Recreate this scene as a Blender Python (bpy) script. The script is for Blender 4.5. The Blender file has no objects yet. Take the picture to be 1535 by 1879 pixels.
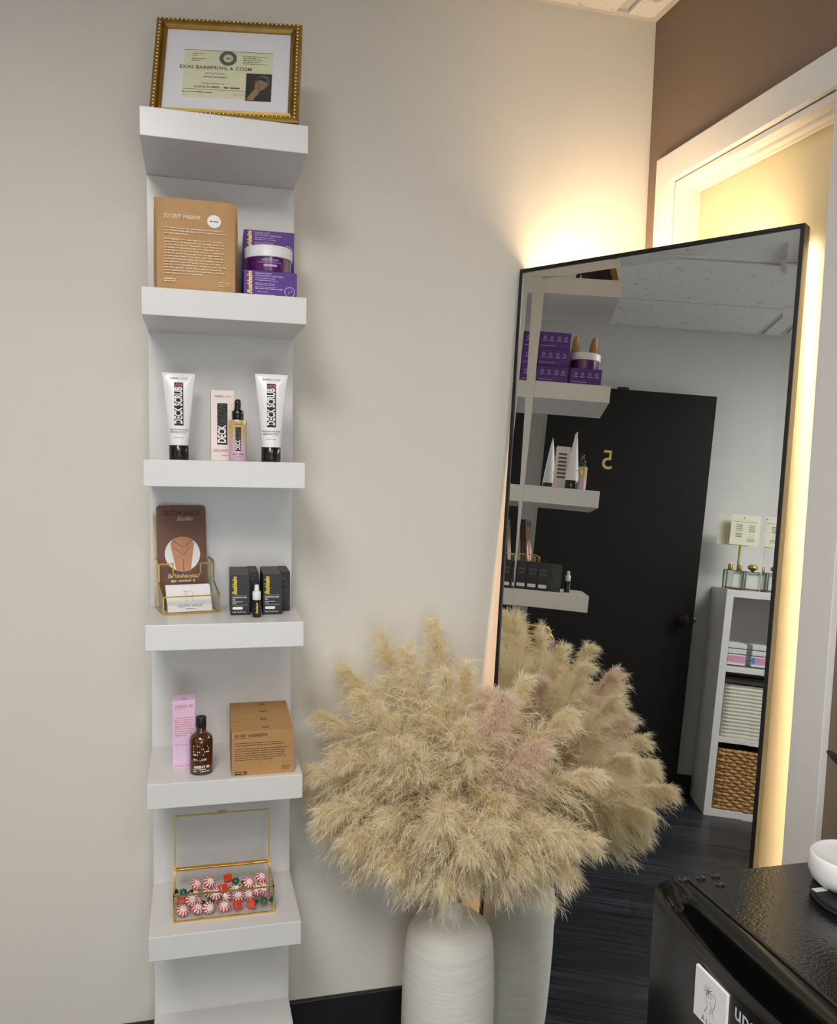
import bpy, math, random
import numpy as np
from mathutils import Matrix, Vector
random.seed(7); rng = np.random.default_rng(11)
S = bpy.context.scene
C = S.collection
PI = math.pi

# ------------------------------------------------------------------ camera
RIGHT = Vector((0.9670162, -0.2536858, 0.0228729)); DOWN = Vector((-0.0045461, -0.1069730, -0.9942515)); FWD = Vector((0.2546743, 0.9613534, -0.1045979))
cd = bpy.data.cameras.new('camera'); cam = bpy.data.objects.new('camera', cd); C.objects.link(cam)
mw = Matrix.Identity(4)
for i in range(3):
    mw[i][0] = RIGHT[i]; mw[i][1] = -DOWN[i]; mw[i][2] = -FWD[i]
mw[0][3], mw[1][3], mw[2][3] = 0.09141, -1.95414, 1.42774
cam.matrix_world = mw
cd.sensor_fit = 'HORIZONTAL'; cd.sensor_width = 36.0; cd.lens = 1559.633 / 1535 * 36.0
cd.shift_y = 70.82 / 1535
cd.clip_start = 0.02
S.camera = cam

# ------------------------------------------------------------------ world, lights, exposure
S.view_settings.view_transform = 'Standard'; S.view_settings.look = 'None'
S.view_settings.gamma = 1.0; S.view_settings.use_curve_mapping = False
S.view_settings.exposure = 0.12
W = bpy.data.worlds.new('world'); S.world = W; W.use_nodes = True
W.node_tree.nodes['Background'].inputs[0].default_value = (0.55, 0.6, 0.68, 1); W.node_tree.nodes['Background'].inputs[1].default_value = 0.05
try:
    S.cycles.max_bounces = 10; S.cycles.diffuse_bounces = 5; S.cycles.glossy_bounces = 6; S.cycles.transmission_bounces = 8; S.cycles.transparent_max_bounces = 48
    S.cycles.caustics_reflective = True; S.cycles.caustics_refractive = False; S.cycles.sample_clamp_indirect = 4.0
except Exception:
    pass
def area(name, loc, target, sx, sy, power, col):
    l = bpy.data.lights.new(name, 'AREA'); l.shape = 'RECTANGLE'; l.size = sx; l.size_y = sy; l.energy = power; l.color = col
    o = bpy.data.objects.new(name, l); C.objects.link(o); o.location = loc
    o.rotation_euler = (Vector(target) - Vector(loc)).to_track_quat('-Z', 'Y').to_euler(); return o
area('daylight_fill', (0.10, -3.45, 0.95), (-0.9, -0.6, 1.9), 1.6, 1.3, 20, (0.74, 0.88, 1.0))  # unseen daylight, shifted and aimed up to brighten ceiling and left wall
area('ceiling_panel_light', (-0.34, -1.98, 2.47), (-0.34, -1.97, 0.0), 0.6, 1.2, 43, (1.0, 0.965, 0.915))
area('added_fill_light', (0.55, -2.75, 2.47), (0.55, -2.74, 0.0), 0.6, 1.0, 16, (1.0, 0.965, 0.915))  # added fill, no real panel: lifts the vase and softens wall shadows
LED_RIGHT, LED_TOP, LED_LEFT = 60.0, 80.0, 13.0

# ------------------------------------------------------------------ materials
def lin(c):
    return tuple(((v / 12.92) if v <= 0.04045 else ((v + 0.055) / 1.055) ** 2.4) for v in [x / 255 for x in c])
MATS = {}
def M(name, rgb, rough=0.5, metal=0.0, nscale=20.0, namt=0.05, bump=0.0, bscale=60.0, stretch=(1, 1, 1), spec=0.5, coat=0.0, trans=0.0, emit=None, estr=0.0):
    m = bpy.data.materials.new(name); m.use_nodes = True; nt = m.node_tree; b = nt.nodes['Principled BSDF']
    c = lin(rgb)
    b.inputs['Roughness'].default_value = rough; b.inputs['Metallic'].default_value = metal
    b.inputs['Specular IOR Level'].default_value = spec; b.inputs['Coat Weight'].default_value = coat
    if trans: b.inputs['Transmission Weight'].default_value = trans
    tc = nt.nodes.new('ShaderNodeTexCoord'); mp = nt.nodes.new('ShaderNodeMapping'); mp.inputs['Scale'].default_value = stretch
    nt.links.new(tc.outputs['Object'], mp.inputs['Vector'])
    n = nt.nodes.new('ShaderNodeTexNoise'); n.inputs['Scale'].default_value = nscale; n.inputs['Detail'].default_value = 3
    nt.links.new(mp.outputs[0], n.inputs['Vector'])
    r = nt.nodes.new('ShaderNodeValToRGB')
    r.color_ramp.elements[0].color = (*[v * (1 - namt) for v in c], 1); r.color_ramp.elements[1].color = (*[min(1, v * (1 + namt)) for v in c], 1)
    r.color_ramp.elements[0].position = 0.3; r.color_ramp.elements[1].position = 0.7
    nt.links.new(n.outputs['Fac'], r.inputs[0]); nt.links.new(r.outputs[0], b.inputs['Base Color'])
    if bump:
        n2 = nt.nodes.new('ShaderNodeTexNoise'); n2.inputs['Scale'].default_value = bscale; n2.inputs['Detail'].default_value = 4
        nt.links.new(mp.outputs[0], n2.inputs['Vector'])
        bp = nt.nodes.new('ShaderNodeBump'); bp.inputs['Strength'].default_value = bump; bp.inputs['Distance'].default_value = 0.002
        nt.links.new(n2.outputs['Fac'], bp.inputs['Height']); nt.links.new(bp.outputs[0], b.inputs['Normal'])
    if emit:
        b.inputs['Emission Color'].default_value = (*lin(emit), 1); b.inputs['Emission Strength'].default_value = estr
    MATS[name] = m
    return m
m_wallc = M('pale_grey_wall', (208, 209, 207), 0.75, bump=0.12, bscale=90, namt=0.012, nscale=3)
m_wall = M('painted_wall', (219, 214, 206), 0.75, bump=0.12, bscale=90, namt=0.012, nscale=3)
m_taupe = M('taupe_wall', (124, 106, 92), 0.75, bump=0.12, bscale=90, namt=0.015, nscale=3)
m_trim = M('white_trim_paint', (222, 219, 217), 0.4, namt=0.01)
m_cream = M('cream_door_paint', (192, 185, 156), 0.45, namt=0.02, nscale=4)
m_black_base = M('black_baseboard', (24, 22, 26), 0.45, namt=0.1)
m_lacq = M('white_lacquer', (216, 215, 214), 0.30, namt=0.006, nscale=4)
m_door = M('black_door_paint', (14, 13, 14), 0.55, spec=0.3, namt=0.08, nscale=2.5, stretch=(1, 1, 0.3))
m_brass = M('brushed_brass', (216, 184, 100), 0.28, 1.0, namt=0.08, nscale=60)
m_gold = M('gold_leaf_frame', (168, 138, 78), 0.38, 1.0, namt=0.14, nscale=40)
m_bead = M('gold_beads', (235, 205, 140), 0.25, 1.0, namt=0.05)
m_matb = M('mat_board', (226, 223, 230), 0.9, namt=0.01)
m_cert = M('certificate_paper', (216, 215, 184), 0.85, namt=0.03, nscale=90)
m_ink = M('grey_ink', (92, 92, 88), 0.9, namt=0.05)
m_inkd = M('dark_ink', (42, 40, 44), 0.8, namt=0.05)
m_photo = M('photo_dark', (46, 38, 36), 0.5, namt=0.15, nscale=30)
m_skin = M('photo_skin', (150, 116, 92), 0.5, namt=0.15, nscale=60)
m_hair = M('photo_hair', (96, 88, 72), 0.5, namt=0.3, nscale=80)
m_kraft = M('kraft_paper', (184, 143, 98), 0.75, namt=0.07, nscale=14, bump=0.25, bscale=40)
m_kraftb = M('kraft_cardboard', (176, 134, 84), 0.75, namt=0.05, nscale=25)
m_kraftd = M('kraft_cardboard_edge', (120, 88, 54), 0.8, namt=0.05)
m_white = M('white_print', (236, 234, 232), 0.7, namt=0.01)
m_cream_print = M('cream_print', (226, 206, 176), 0.7, namt=0.02)
m_purple = M('purple_card', (76, 32, 128), 0.5, namt=0.03, nscale=15)
m_purjar = M('purple_jar', (78, 16, 92), 0.18, namt=0.04, coat=0.4)
m_lilac = M('lilac_print', (196, 170, 222), 0.7, namt=0.02)
m_goldink = M('gold_foil_print', (222, 190, 120), 0.4, 0.3, namt=0.05)
m_yelink = M('yellow_foil_print', (224, 190, 62), 0.45, 0.1, namt=0.05)
m_plastic = M('white_plastic', (228, 228, 230), 0.35, namt=0.01)
m_tube = M('tube_plastic', (232, 231, 234), 0.28, namt=0.01, coat=0.3)
m_blackp = M('black_gloss_plastic', (22, 20, 22), 0.18, namt=0.1)
m_blackm = M('black_matte_plastic', (26, 25, 26), 0.5, namt=0.1)
m_pinkink = M('pink_print', (206, 120, 170), 0.7, namt=0.03)
m_pinkbox = M('pink_card', (222, 192, 220), 0.6, namt=0.02)
m_coral = M('coral_print', (214, 122, 110), 0.7, namt=0.03)
m_blackbox = M('black_card', (27, 26, 25), 0.42, namt=0.06)
m_blackside = M('black_card_side', (28, 22, 28), 0.5, namt=0.06)
m_amber = M('amber_glass', (74, 40, 12), 0.06, namt=0.15, nscale=12, coat=0.6)
m_broch = M('brown_brochure', (112, 76, 58), 0.38, namt=0.05, nscale=6)
m_brochd = M('brown_print', (58, 36, 28), 0.6, namt=0.05)
m_leg = M('print_skin', (196, 140, 104), 0.5, namt=0.08, nscale=40)
m_legd = M('print_skin_shade', (150, 94, 66), 0.5, namt=0.05)
m_card = M('business_card', (232, 230, 230), 0.7, namt=0.01)
m_vase = M('stoneware_vase', (234, 230, 222), 0.6, namt=0.05, nscale=7, stretch=(1, 1, 14), bump=0.4, bscale=16)
m_stem = M('dry_stem', (186, 160, 100), 0.8, namt=0.1)
m_fr = M('fridge_black', (24, 23, 22), 0.16, namt=0.05)
m_scoop = M('fridge_handle_black', (10, 10, 11), 0.08, namt=0.05)
m_chrome = M('dark_chrome', (110, 106, 104), 0.2, 1.0, namt=0.1)
m_silverink = M('silver_print', (214, 216, 218), 0.4, 0.2, namt=0.03)
m_bowl = M('white_matte_shell', (226, 226, 228), 0.5, namt=0.01)
m_basket = M('woven_rush', (176, 136, 84), 0.8, namt=0.35, nscale=70, bump=0.5)
m_rib = M('ribbed_fabric', (206, 202, 188), 0.9, namt=0.04, bump=0.3)
m_greyglass = M('smoked_edge', (74, 92, 90), 0.2, namt=0.05)
m_peprm = None
m_redc = M('red_wrapper', (214, 60, 30), 0.25, namt=0.2, nscale=120)
m_greenc = M('green_wrapper', (22, 96, 66), 0.25, namt=0.2, nscale=120)
m_tilegrid = M('ceiling_grid_paint', (214, 210, 202), 0.5, namt=0.01)
m_frame = M('black_frame', (20, 18, 19), 0.35, namt=0.1)
m_hous = M('glow_tinted_backing', (150, 128, 98), 0.4, 0.2, namt=0.08, nscale=30)  # tan puts the strip's warm glow on the frame side into the colour
m_diff = M('lit_diffuser', (230, 230, 232), 0.5, namt=0.01, emit=(238, 240, 250), estr=0.6)
m_pink2 = M('pink_label', (224, 150, 190), 0.6, namt=0.03)
m_blue2 = M('blue_label', (74, 140, 200), 0.6, namt=0.03)
m_cardcream = M('cream_card', (224, 222, 200), 0.75, namt=0.02)
m_palepink = M('pale_pink_card', (236, 220, 216), 0.6, namt=0.02)
m_oil = M('gradient_glass', (206, 180, 150), 0.15, namt=0.03, coat=0.5)
m_easel = M('plum_velvet_easel', (52, 34, 44), 0.9, namt=0.1)
m_red2 = M('brown_tray', (120, 70, 44), 0.4, namt=0.1)

def special(name):
    m = bpy.data.materials.new(name); m.use_nodes = True; nt = m.node_tree
    return m, nt, nt.nodes, nt.nodes['Principled BSDF'], nt.links
# gradient of the serum bottle: honey at the shoulder to pink at the base (its own print)
def gradient(m, z0, z1, ca, cb):
    nt = m.node_tree; b = nt.nodes['Principled BSDF']; tc = nt.nodes.new('ShaderNodeTexCoord'); s = nt.nodes.new('ShaderNodeSeparateXYZ')
    mr = nt.nodes.new('ShaderNodeMapRange'); mr.inputs[1].default_value = z0; mr.inputs[2].default_value = z1
    rp = nt.nodes.new('ShaderNodeValToRGB'); rp.color_ramp.elements[0].color = (*lin(ca), 1); rp.color_ramp.elements[1].color = (*lin(cb), 1)
    nt.links.new(tc.outputs['Object'], s.inputs[0]); nt.links.new(s.outputs[2], mr.inputs[0]); nt.links.new(mr.outputs[0], rp.inputs[0]); nt.links.new(rp.outputs[0], b.inputs['Base Color'])
gradient(m_oil, 0.02, 0.058, (206, 170, 192), (196, 170, 112))
# glass that is cheap to trace: mostly clear with a sharp reflection
def clear(name, tint=(0.985, 0.99, 0.985), gl=0.05):
    m, nt, N, b, L = special(name); N.remove(b)
    t = N.new('ShaderNodeBsdfTransparent'); t.inputs[0].default_value = (*tint, 1); g = N.new('ShaderNodeBsdfGlossy'); g.inputs['Roughness'].default_value = 0.03
    fr0 = N.new('ShaderNodeLayerWeight'); fr = N.new('ShaderNodeMath'); fr.operation = 'POWER'; fr.inputs[1].default_value = 4.0; L.new(fr0.outputs['Facing'], fr.inputs[0]); ad = N.new('ShaderNodeMath'); ad.operation = 'MULTIPLY_ADD'; ad.inputs[1].default_value = 0.6; ad.inputs[2].default_value = gl
    mx = N.new('ShaderNodeMixShader'); L.new(fr.outputs[0], ad.inputs[0]); L.new(ad.outputs[0], mx.inputs[0]); L.new(t.outputs[0], mx.inputs[1]); L.new(g.outputs[0], mx.inputs[2])
    L.new(mx.outputs[0], N['Material Output'].inputs[0]); return m
m_glass = clear('clear_glass'); m_film = clear('cellophane', (0.985, 0.985, 0.985), 0.07); m_acryl = clear('clear_acrylic', (0.9, 0.94, 0.93), 0.08)
# silvered mirror
m_mirror, nt, N, b, L = special('silvered_mirror')
b.inputs['Base Color'].default_value = (0.86, 0.88, 0.87, 1); b.inputs['Metallic'].default_value = 1; b.inputs['Roughness'].default_value = 0.0
# led strip
def led(name, power, hue=(1.0, 0.735, 0.45, 1)):
    m, nt, N, b, L = special(name); b.inputs['Base Color'].default_value = (1, 0.9, 0.7, 1)
    b.inputs['Emission Color'].default_value = hue; b.inputs['Emission Strength'].default_value = power; return m
m_led = [led('warm_led_left', LED_LEFT, (1.0, 0.62, 0.33, 1)), led('warm_led_right', LED_RIGHT, (1.0, 0.76, 0.50, 1)), led('warm_led_top', LED_TOP, (1.0, 0.71, 0.40, 1))]
# dark plank floor
m_floor, nt, N, b, L = special('dark_plank_floor')
tc = N.new('ShaderNodeTexCoord'); mp = N.new('ShaderNodeMapping'); mp.inputs['Rotation'].default_value = (0, 0, PI / 2); L.new(tc.outputs['Object'], mp.inputs[0])
br = N.new('ShaderNodeTexBrick'); br.inputs['Scale'].default_value = 1.0; br.inputs['Brick Width'].default_value = 1.2; br.inputs['Row Height'].default_value = 0.15; br.inputs['Mortar Size'].default_value = 0.0012
br.inputs['Color1'].default_value = (*lin((34, 36, 42)), 1); br.inputs['Color2'].default_value = (*lin((48, 51, 57)), 1); br.inputs['Mortar'].default_value = (*lin((16, 16, 18)), 1); L.new(mp.outputs[0], br.inputs[0])
mp2 = N.new('ShaderNodeMapping'); mp2.inputs['Scale'].default_value = (60, 1.6, 1); L.new(tc.outputs['Object'], mp2.inputs[0])
nz = N.new('ShaderNodeTexNoise'); nz.inputs['Scale'].default_value = 1.5; nz.inputs['Detail'].default_value = 6; L.new(mp2.outputs[0], nz.inputs['Vector'])
rp = N.new('ShaderNodeValToRGB'); rp.color_ramp.elements[0].position = 0.35; rp.color_ramp.elements[1].position = 0.7; rp.color_ramp.elements[0].color = (0.28, 0.28, 0.29, 1); rp.color_ramp.elements[1].color = (1.7, 1.7, 1.72, 1); L.new(nz.outputs[0], rp.inputs[0])
mx = N.new('ShaderNodeMix'); mx.data_type = 'RGBA'; mx.blend_type = 'MULTIPLY'; mx.inputs[0].default_value = 1.0; L.new(br.outputs[0], mx.inputs[6]); L.new(rp.outputs[0], mx.inputs[7]); L.new(mx.outputs[2], b.inputs['Base Color'])
bp = N.new('ShaderNodeBump'); bp.inputs['Strength'].default_value = 0.35; bp.inputs['Distance'].default_value = 0.002; L.new(nz.outputs[0], bp.inputs['Height']); L.new(bp.outputs[0], b.inputs['Normal'])
b.inputs['Roughness'].default_value = 0.36
# pitted ceiling tile
m_tile, nt, N, b, L = special('pitted_ceiling_tile')
tc = N.new('ShaderNodeTexCoord'); v = N.new('ShaderNodeTexNoise'); v.inputs['Scale'].default_value = 26; v.inputs['Detail'].default_value = 5; v.inputs['Roughness'].default_value = 0.7; L.new(tc.outputs['Object'], v.inputs['Vector'])
rp = N.new('ShaderNodeValToRGB'); rp.color_ramp.elements[0].position = 0.33; rp.color_ramp.elements[1].position = 0.40; rp.color_ramp.elements[0].color = (*lin((188, 185, 180)), 1); rp.color_ramp.elements[1].color = (*lin((234, 233, 230)), 1)
L.new(v.outputs[0], rp.inputs[0]); L.new(rp.outputs[0], b.inputs['Base Color']); b.inputs['Roughness'].default_value = 0.95
bp = N.new('ShaderNodeBump'); bp.inputs['Strength'].default_value = 0.5; bp.inputs['Distance'].default_value = 0.004; L.new(rp.outputs[0], bp.inputs['Height']); L.new(bp.outputs[0], b.inputs['Normal'])
# peppermint stripes
m_pep, nt, N, b, L = special('peppermint_stripes')
tc = N.new('ShaderNodeTexCoord'); sp = N.new('ShaderNodeSeparateXYZ'); L.new(tc.outputs['Object'], sp.inputs[0])
at = N.new('ShaderNodeMath'); at.operation = 'ARCTAN2'; L.new(sp.outputs[1], at.inputs[0]); L.new(sp.outputs[0], at.inputs[1])
ln = N.new('ShaderNodeVectorMath'); ln.operation = 'LENGTH'; cb = N.new('ShaderNodeCombineXYZ'); L.new(sp.outputs[0], cb.inputs[0]); L.new(sp.outputs[1], cb.inputs[1]); L.new(cb.outputs[0], ln.inputs[0])
sw = N.new('ShaderNodeMath'); sw.operation = 'MULTIPLY'; sw.inputs[1].default_value = 60; L.new(ln.outputs['Value'], sw.inputs[0])
mu = N.new('ShaderNodeMath'); mu.operation = 'MULTIPLY_ADD'; mu.inputs[1].default_value = 11; L.new(at.outputs[0], mu.inputs[0]); L.new(sw.outputs[0], mu.inputs[2])
sn = N.new('ShaderNodeMath'); sn.operation = 'SINE'; L.new(mu.outputs[0], sn.inputs[0])
g1 = N.new('ShaderNodeMath'); g1.operation = 'GREATER_THAN'; g1.inputs[1].default_value = -0.1; L.new(sn.outputs[0], g1.inputs[0])
g2 = N.new('ShaderNodeMath'); g2.operation = 'GREATER_THAN'; g2.inputs[1].default_value = 0.0064; L.new(ln.outputs['Value'], g2.inputs[0])
ml = N.new('ShaderNodeMath'); ml.operation = 'MULTIPLY'; L.new(g1.outputs[0], ml.inputs[0]); L.new(g2.outputs[0], ml.inputs[1])
mx = N.new('ShaderNodeMix'); mx.data_type = 'RGBA'; L.new(ml.outputs[0], mx.inputs[0]); mx.inputs[6].default_value = (*lin((240, 228, 222)), 1); mx.inputs[7].default_value = (*lin((205, 40, 58)), 1); L.new(mx.outputs[2], b.inputs['Base Color']); b.inputs['Roughness'].default_value = 0.3
# pampas fibres
def fibre(name, a, bcol):
    m, nt, N, b, L = special(name); N.remove(b)
    tc = N.new('ShaderNodeTexCoord'); n = N.new('ShaderNodeTexNoise'); n.inputs['Scale'].default_value = 22; n.inputs['Detail'].default_value = 3; L.new(tc.outputs['Object'], n.inputs['Vector'])
    r = N.new('ShaderNodeValToRGB'); r.color_ramp.elements[0].position = 0.32; r.color_ramp.elements[1].position = 0.68; r.color_ramp.elements[0].color = (*lin(a), 1); r.color_ramp.elements[1].color = (*lin(bcol), 1); L.new(n.outputs[0], r.inputs[0])
    d = N.new('ShaderNodeBsdfDiffuse'); t = N.new('ShaderNodeBsdfTranslucent'); mx = N.new('ShaderNodeMixShader'); mx.inputs[0].default_value = 0.42
    L.new(r.outputs[0], d.inputs[0]); L.new(r.outputs[0], t.inputs[0]); L.new(d.outputs[0], mx.inputs[1]); L.new(t.outputs[0], mx.inputs[2]); L.new(mx.outputs[0], N['Material Output'].inputs[0]); return m
m_pam = fibre('pampas_cream', (243, 229, 196), (254, 247, 226)); m_pamp = fibre('pampas_blush', (240, 220, 200), (252, 238, 226))
# textured fridge top
m_frtop, nt, N, b, L = special('fridge_orange_peel')
b.inputs['Base Color'].default_value = (*lin((26, 25, 24)), 1); b.inputs['Roughness'].default_value = 0.14; b.inputs['Specular IOR Level'].default_value = 0.8
tc = N.new('ShaderNodeTexCoord'); v = N.new('ShaderNodeTexNoise'); v.inputs['Scale'].default_value = 250; v.inputs['Detail'].default_value = 2; L.new(tc.outputs['Object'], v.inputs['Vector'])
bp = N.new('ShaderNodeBump'); bp.inputs['Strength'].default_value = 0.28; bp.inputs['Distance'].default_value = 0.0018; L.new(v.outputs[0], bp.inputs['Height']); L.new(bp.outputs[0], b.inputs['Normal'])

# ------------------------------------------------------------------ mesh helpers
class MB:
    def __init__(s): s.v = []; s.f = []; s.m = []
    def add(s, vs, fs, mi=0):
        k = len(s.v); s.v += [tuple(p) for p in vs]; s.f += [tuple(i + k for i in f) for f in fs]; s.m += [mi] * len(fs); return s
    def box(s, x0, x1, y0, y1, z0, z1, mi=0, mat=None):
        vs = [(x0, y0, z0), (x1, y0, z0), (x1, y1, z0), (x0, y1, z0), (x0, y0, z1), (x1, y0, z1), (x1, y1, z1), (x0, y1, z1)]
        if mat: vs = [mat @ Vector(p) for p in vs]
        return s.add(vs, [(0, 3, 2, 1), (4, 5, 6, 7), (0, 1, 5, 4), (1, 2, 6, 5), (2, 3, 7, 6), (3, 0, 4, 7)], mi)
    def loft(s, rings, mi=0, cap=True, closed=True):
        k = len(s.v); n = len(rings[0])
        for r in rings: s.v += [tuple(p) for p in r]
        for i in range(len(rings) - 1):
            for j in range(n if closed else n - 1):
                a = k + i * n + j; b_ = k + i * n + (j + 1) % n; s.f.append((a, b_, b_ + n, a + n)); s.m.append(mi)
        if cap and closed:
            s.f.append(tuple(k + j for j in reversed(range(n)))); s.f.append(tuple(k + (len(rings) - 1) * n + j for j in range(n))); s.m += [mi, mi]
        return s
    def lathe(s, prof, n=40, c=(0, 0, 0), mi=0, cap=True):
        return s.loft([[(c[0] + r * math.cos(2 * PI * j / n), c[1] + r * math.sin(2 * PI * j / n), c[2] + z) for j in range(n)] for r, z in prof], mi, cap)
    def tube(s, pts, r, n=8, mi=0, cap=True):
        pts = [Vector(p) for p in pts]; rr = r if isinstance(r, (list, tuple)) else [r] * len(pts); rings = []; prev = None
        for i, p in enumerate(pts):
            t = (pts[min(i + 1, len(pts) - 1)] - pts[max(i - 1, 0)]).normalized()
            if prev is None: u = t.orthogonal().normalized()
            else: u = (prev - t * prev.dot(t)).normalized()
            prev = u; w = t.cross(u)
            rings.append([p + (u * math.cos(2 * PI * j / n) + w * math.sin(2 * PI * j / n)) * rr[i] for j in range(n)])
        return s.loft(rings, mi, cap)
    def sq(s, a, b_, w, mi=0):                                   # square bar between two points
        a = Vector(a); b_ = Vector(b_); t = (b_ - a).normalized(); u = Vector((0, 0, 1)).cross(t)
        if u.length < 1e-3: u = Vector((1, 0, 0))
        u.normalize(); q = t.cross(u); h = w / 2
        return s.loft([[p + u * dx * h + q * dy * h for dx, dy in ((-1, -1), (1, -1), (1, 1), (-1, 1))] for p in (a - t * h, b_ + t * h)], mi)
    def build(s, name, mat, parent=None, bev=0.0, smooth=False, seg=2):
        me = bpy.data.meshes.new(name); me.from_pydata(s.v, [], s.f)
        for m in (mat if isinstance(mat, (list, tuple)) else [mat]): me.materials.append(m)
        if any(s.m): me.polygons.foreach_set('material_index', s.m)
        if smooth: me.polygons.foreach_set('use_smooth', [True] * len(s.f))
        me.update(); o = bpy.data.objects.new(name, me); C.objects.link(o)
        if parent: o.parent = parent
        if bev:
            b_ = o.modifiers.new('bevel', 'BEVEL'); b_.width = bev; b_.segments = seg; b_.limit_method = 'ANGLE'; b_.angle_limit = math.radians(40)
        if smooth == 'angle':
            try: me.set_sharp_from_angle(angle=math.radians(40))
            except Exception: pass
        return o
def tag(o, label=None, cat=None, group=None, kind=None):
    if label: o['label'] = label
    if cat: o['category'] = cat
    if group: o['group'] = group
    if kind: o['kind'] = kind
    return o
def thing(name, label, cat, loc=(0, 0, 0), rz=0.0, group=None):
    o = bpy.data.objects.new(name, None); C.objects.link(o); o.location = loc; o.rotation_euler = (0, 0, rz); o.empty_display_size = 0.02
    return tag(o, label, cat, group)
def dup(root, loc, rz=None, label=None, rot=None):
    r = root.copy(); C.objects.link(r); r.location = loc
    if rz is not None: r.rotation_euler = (0, 0, rz)
    if rot is not None: r.rotation_euler = rot
    if label: r['label'] = label
    for ch in list(root.children):
        c = ch.copy(); C.objects.link(c); c.parent = r
        for g in list(ch.children):
            d = g.copy(); C.objects.link(d); d.parent = c
    return r
def struct(name, mb, mat, bev=0.0, smooth=False, parent=None):
    o = mb.build(name, mat, parent, bev, smooth)
    if not parent: o['kind'] = 'structure'
    return o
# lettering: front plane (x, z) at depth y (facing -y), or on a surface y = surf(x, z)
_tc = {}
def glyphs(s, size, align, sx, bold, shear, space):
    cu = bpy.data.curves.new('t', 'FONT'); cu.body = s; cu.size = size; cu.align_x = align; cu.align_y = 'CENTER'; cu.shear = shear; cu.offset = bold; cu.space_character = space; cu.resolution_u = 3
    o = bpy.data.objects.new('t', cu); me = bpy.data.meshes.new_from_object(o)
    vs = [(v.co.x * sx, v.co.y) for v in me.vertices]; fs = [tuple(p.vertices) for p in me.polygons]
    bpy.data.objects.remove(o); bpy.data.curves.remove(cu); bpy.data.meshes.remove(me)
    return vs, fs
def put2d(mb, vs, fs, y, mi=0, wrap=None):
    out = []
    for x, z in vs:
        if wrap: cx, cy, r = wrap; out.append((cx + r * math.sin((x - cx) / r), cy - r * math.cos((x - cx) / r), z))
        else: out.append((x, y(x, z) if callable(y) else y, z))
    mb.add(out, fs, mi)
def text(mb, s, size, x, z, y, rot=0, align='CENTER', sx=1.0, bold=0.0, shear=0.0, space=1.0, mi=0, wrap=None):
    vs, fs = glyphs(s, size, align, sx, bold * size, shear, space); c, sn_ = math.cos(rot), math.sin(rot)
    put2d(mb, [(x + u * c - v * sn_, z + u * sn_ + v * c) for u, v in vs], fs, y, mi, wrap)
def rect(mb, x0, x1, z0, z1, y, mi=0, nx=1, nz=1, wrap=None):
    vs = [(x0 + (x1 - x0) * i / nx, z0 + (z1 - z0) * j / nz) for j in range(nz + 1) for i in range(nx + 1)]
    fs = [(j * (nx + 1) + i, j * (nx + 1) + i + 1, (j + 1) * (nx + 1) + i + 1, (j + 1) * (nx + 1) + i) for j in range(nz) for i in range(nx)]
    put2d(mb, vs, fs, y, mi, wrap)
def disc(mb, x, z, r, y, mi=0, n=28, wrap=None, rz=None):
    rz = rz or r
    put2d(mb, [(x + r * math.cos(2 * PI * i / n), z + rz * math.sin(2 * PI * i / n)) for i in range(n)], [tuple(range(n))], y, mi, wrap)
def ring2(mb, x, z, r, w, y, mi=0, n=28):
    put2d(mb, [(x + q * math.cos(2 * PI * i / n), z + q * math.sin(2 * PI * i / n)) for q in (r, r - w) for i in range(n)], [(i, (i + 1) % n, n + (i + 1) % n, n + i) for i in range(n)], y, mi)
def stroke(mb, pts, w, y, mi=0, wrap=None):
    vs = []; n = len(pts)
    for i, (a, b_) in enumerate(pts):
        dx = pts[min(i + 1, n - 1)][0] - pts[max(i - 1, 0)][0]; dz = pts[min(i + 1, n - 1)][1] - pts[max(i - 1, 0)][1]; l = math.hypot(dx, dz) or 1
        vs += [(a - dz / l * w / 2, b_ + dx / l * w / 2), (a + dz / l * w / 2, b_ - dx / l * w / 2)]
    put2d(mb, vs, [(2 * i, 2 * i + 1, 2 * i + 3, 2 * i + 2) for i in range(n - 1)], y, mi, wrap)
def para(mb, x0, z0, wd, lines, lh, th, y, mi=0, last=0.5, rag=0.1, wrap=None, seed=1):   # illegible small print: word-length dashes
    r = random.Random(seed)
    for k in range(lines):
        x = x0; end = x0 + wd * (last if k == lines - 1 else 1 - r.random() * rag)
        while x < end - th:
            w = min(th * (2 + r.random() * 6), end - x); h = th * (0.8 + 0.4 * r.random())
            rect(mb, x, x + w, z0 - k * lh - h / 2, z0 - k * lh + h / 2, y, mi, wrap=wrap); x += w + th * 0.9

# ------------------------------------------------------------------ room
XB, XC, YD, H = 1.169, -1.85, -3.55, 2.49
struct('floor', MB().box(XC - .1, XB + .3, YD - .1, .1, -.05, 0), m_floor)
struct('wall_back', MB().box(XC - .1, XB + .3, 0, .1, 0, H + .1), m_wall)
w = MB(); w.box(XB, XB + .3, -.126, 0, 0, H + .1); w.box(XB, XB + .3, YD, -.655, 0, H + .1); w.box(XB, XB + .3, -.655, -.126, 2.082, H + .1); w.box(XB + .083, XB + .3, -.655, -.126, 0, 2.082)
struct('wall_right', w, m_taupe)
struct('wall_left', MB().box(XC - .1, XC, YD, 0, 0, H + .1), m_wallc)
struct('wall_front', MB().box(XC - .1, XB + .3, YD - .1, YD, 0, H + .1), m_wall)
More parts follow.
